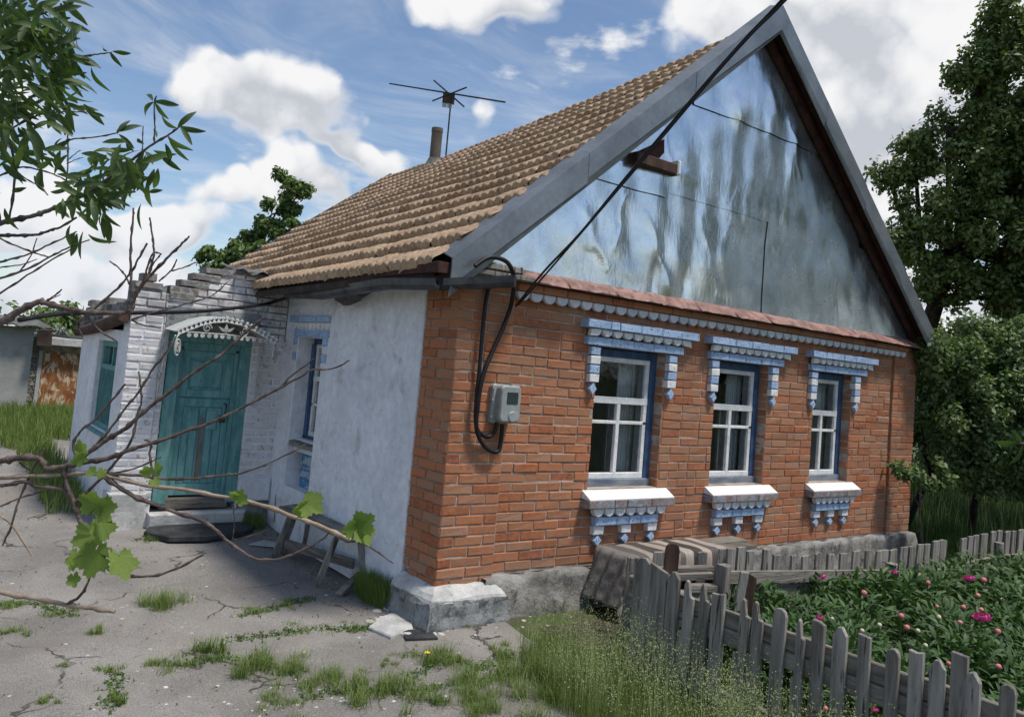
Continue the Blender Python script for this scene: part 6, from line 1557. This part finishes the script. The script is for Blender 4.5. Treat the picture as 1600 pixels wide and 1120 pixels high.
# upper vine limb with bare shoots
vl = root('bare_vine_limb', tuple(pix(0, 505, 2.9)), 'thick bare grey limb with upright leafless shoots before the porch parapet', 'branch')
UD = 2.9; v_ = UD / FPX / 2
for pts, r0, r1 in (([(-200, 560), (-80, 535), (0, 505), (30, 486), (60, 472), (72, 474), (100, 481), (130, 487), (170, 489), (205, 489)], 12, 6), ([(70, 473), (95, 460), (82, 466)], 1, 1),
                    ([(205, 489), (203, 478), (212, 460), (222, 445), (240, 425), (265, 400), (285, 380), (296, 369)], 8, 2.5), ([(205, 485), (208, 465), (205, 440), (204, 405), (205, 370), (208, 340), (209, 325)], 5, 2.5),
                    ([(120, 505), (150, 480), (178, 456), (203, 428), (216, 405), (230, 380)], 4, 3), ([(207, 450), (195, 430), (185, 418), (171, 408)], 3, 2), ([(205, 488), (212, 462), (224, 440), (230, 418), (240, 395), (251, 397)], 5, 2),
                    ([(232, 428), (239, 405), (240, 385), (237, 360), (234, 340)], 4, 2.5), ([(248, 440), (267, 423), (276, 405)], 2.5, 2), ([(264, 424), (285, 419), (307, 410)], 2, 2), ([(235, 420), (245, 405), (252, 396)], 2.5, 2),
                    ([(205, 500), (235, 490), (290, 475), (330, 462), (355, 441)], 3, 1.5), ([(108, 486), (118, 500), (124, 515), (130, 528)], 3, 2), ([(140, 500), (158, 518), (172, 527), (183, 533)], 3.5, 2), ([(205, 500), (225, 508), (252, 512)], 3, 2),
                    ([(30, 498), (60, 495), (100, 489)], 2, 2), ([(70, 472), (85, 462), (97, 452)], 3, 2)):
    mb = MB(); branch(mb, pts, r0 * v_, r1 * v_, UD); part('shoot', mb, M_vine, vl)

# ------------------------------------------------------------------ peach tree in the upper left
PD = 3.3; w_ = PD / FPX / 2
tb = pix(-230, 600, 3.2); pt = root('peach_tree', (float(tb[0]), float(tb[1]), 0), 'peach branches with dark lance shaped leaves hanging into the upper left corner', 'peach tree')
mb = MB(); tb0 = np.array([tb[0], tb[1], 0.0]); mb.tube([tuple(tb0), tuple(tb), tuple(pix(-200, 300, 3.2)), tuple(pix(-170, 0, 3.2)), tuple(pix(-150, -200, 3.3))], [.09, .075, .06, .045, .03], 9); part('trunk', mb, M_bark, pt)
PB = [([(-200, 420), (-80, 380), (0, 350), (21, 344), (53, 337), (75, 329), (103, 318), (128, 306), (150, 293), (175, 275), (203, 253), (240, 225), (265, 210), (281, 197)], 9, 2.5),
      ([(-200, 400), (-60, 370), (0, 368), (28, 368), (56, 367), (75, 361), (94, 355), (120, 340)], 6, 3), ([(-200, 470), (-60, 425), (0, 410), (17, 405), (43, 398), (71, 385), (103, 370), (120, 362)], 4, 2), ([(-200, 520), (-60, 455), (0, 435), (41, 421), (75, 403), (103, 389), (140, 375)], 4.5, 2),
      ([(-100, 510), (0, 458), (43, 430), (81, 406), (110, 390)], 3.5, 2), ([(-30, 350), (0, 372), (32, 387), (60, 397), (78, 402)], 3, 2), ([(0, 418), (30, 414), (58, 405)], 2, 1.5), ([(30, 425), (48, 400), (58, 372)], 2, 1.5),
      ([(241, 225), (242, 200), (241, 163), (245, 150)], 2.5, 2), ([(222, 242), (223, 220), (224, 197)], 2, 1.5), ([(103, 219), (120, 217), (150, 214), (184, 208)], 2.5, 2), ([(104, 285), (106, 250), (106, 215), (104, 195)], 2.5, 2),
      ([(-150, 150), (-40, 180), (0, 200), (20, 240), (22, 290), (15, 340)], 6, 3), ([(-160, 60), (-40, 60), (0, 60), (40, 80), (80, 95), (130, 88), (152, 85), (175, 82)], 6, 1.5), ([(-160, 30), (-30, 10), (30, 30), (70, 20), (110, 5), (125, -5)], 6, 2),
      ([(-150, 200), (-20, 230), (20, 200), (60, 180), (100, 175), (120, 175), (140, 176)], 4, 1.5), ([(0, 275), (30, 262), (60, 265), (90, 275), (110, 288)], 3, 2), ([(0, 240), (35, 275), (60, 290), (75, 305)], 2, 2), ([(104, 252), (120, 238), (126, 235)], 1.5, 1), ([(104, 256), (118, 250), (130, 246)], 1.5, 1)]
for pts, r0, r1 in PB:
    mb = MB(); branch(mb, pts, r0 * w_, r1 * w_, PD, rs=r_); part('branch', mb, M_bark, pt)
def peach_leaf(curve, seed):
    V = []; F_ = []; n_ = 7; rr__ = random.Random(seed)
    for i in range(n_ + 1):
        t = i / n_; w = .125 * math.sin(math.pi * min(1, t * .93 + .035)) ** .85; z = -curve * t * t; y = t * (1 - curve * .25 * t); e = rr__.uniform(-.008, .008)
        V += [(-w + e, y, z + w * .45), (0, y, z), (w + e, y, z + w * .45)]
    for i in range(n_):
        for k in range(2): o = i * 3 + k; F_.append((o, o + 1, o + 4, o + 3))
    me = bpy.data.meshes.new('leaf'); me.from_pydata(V, [], F_); me.polygons.foreach_set('use_smooth', [True] * len(F_)); me.update(); me.materials.append(M_leafP); return me
PL = [peach_leaf(c, i) for i, c in enumerate((.1, .25, .4, .55, .7))]
cl_ = [(20, 20, 40, 30, 34), (10, 60, 26, 60, 26), (50, 60, 40, 50, 26), (20, 180, 30, 60, 18), (65, 25, 30, 30, 22), (100, 35, 22, 20, 10), (30, 70, 36, 28, 26), (80, 75, 30, 26, 20), (115, 88, 18, 18, 9), (60, 115, 34, 28, 20), (15, 125, 22, 28, 12), (95, 135, 16, 18, 8), (70, 160, 34, 22, 14), (30, 170, 26, 22, 12),
       (105, 165, 26, 14, 8), (50, 205, 38, 16, 12), (25, 245, 24, 14, 5), (70, 240, 22, 16, 7), (170, 250, 26, 16, 10), (200, 240, 24, 16, 9), (185, 275, 34, 18, 16), (225, 262, 22, 18, 9), (140, 285, 30, 16, 14), (160, 305, 34, 16, 16),
       (115, 305, 22, 16, 7), (75, 290, 20, 16, 5), (210, 300, 24, 14, 7), (175, 330, 22, 12, 5), (110, 340, 18, 12, 3)]
leaves = [(184, 208, 26, 60), (186, 206, 30, 25), (184, 210, 14, 110), (186, 210, 28, -40), (176, 80, 26, -18), (172, 82, 24, -55), (168, 80, 18, 165), (240, 160, 36, -155), (241, 158, 34, -10), (243, 160, 30, -62), (238, 158, 32, 105), (278, 200, 34, 45), (280, 198, 36, -20), (282, 198, 30, -55),
          (276, 200, 28, 150), (262, 212, 40, -38), (258, 225, 34, -60), (265, 220, 40, -70), (245, 215, 18, 100), (120, 365, 40, -100), (130, 362, 42, -75), (118, 362, 34, -130), (138, 366, 34, -40), (240, 235, 34, -30), (250, 240, 38, -50), (225, 225, 22, 150), (140, 176, 20, -10), (55, 400, 0, 0)]
for (cx, cy, rx, ry, k) in cl_:
    for _ in range(int(k * 1.35)): leaves.append((r_.gauss(cx, rx * .55), r_.gauss(cy, ry * .55), r_.uniform(25, 44), r_.choice([r_.gauss(-70, 30), r_.gauss(-120, 30), r_.gauss(-30, 30), r_.uniform(0, 180)])))
leaves = [q for q in leaves if q[2] > 0]; head = leaves[:28]; tail = leaves[28:]; r_.shuffle(tail); leaves = head + tail
for (px, py, s, ang) in leaves[:300]:
    put_leaf(PL[r_.randrange(5)], pt, pix(px, py, PD + r_.uniform(-.25, .25)), s * PD / FPX * 1.08, ang, r_.uniform(-.5, .5), r_.uniform(-.8, .8))
mb = MB(); more = leaves[300:] + [(r_.uniform(-220, 10), r_.uniform(-120, 330), r_.uniform(22, 38), r_.gauss(-80, 50)) for k in range(260)]
for k, (px, py, s, ang) in enumerate(more):
    me = PL[k % 5]; M = put_leaf(me, pt, pix(px, py, PD + r_.uniform(-.4, .4)), s * PD / FPX * 1.08, ang, r_.uniform(-.5, .5), r_.uniform(-.8, .8), 'tmp')
    mb.add([tuple(M @ v.co) for v in me.vertices], [tuple(p.vertices) for p in me.polygons], False, True)
part('outer_leaves', mb, M_leafP, pt, 'stuff')
# a twig of the garden apple reaching in at the right edge
tw = root('apple_twig', tuple(pix(1640, 690, 3.4)), 'pale green leafy twig poking in from the right edge beside the garden', 'twig')
mb = MB(); branch(mb, [(1680, 690), (1630, 694), (1600, 693), (1590, 691)], .008, .004, 3.4); part('stem', mb, M_vine, tw)
for (px, py, s, ang) in ((1590, 692, 32, 178), (1598, 694, 34, 240), (1602, 696, 26, 265), (1596, 690, 22, 130), (1606, 690, 30, 60), (1585, 690, 14, 100)):
    put_leaf(PL[1], tw, pix(px, py, 3.4), s * 3.4 / FPX * 1.1, ang, .2, .6).scale.x *= 1.5
# dark slanting pole behind the fence at the right edge
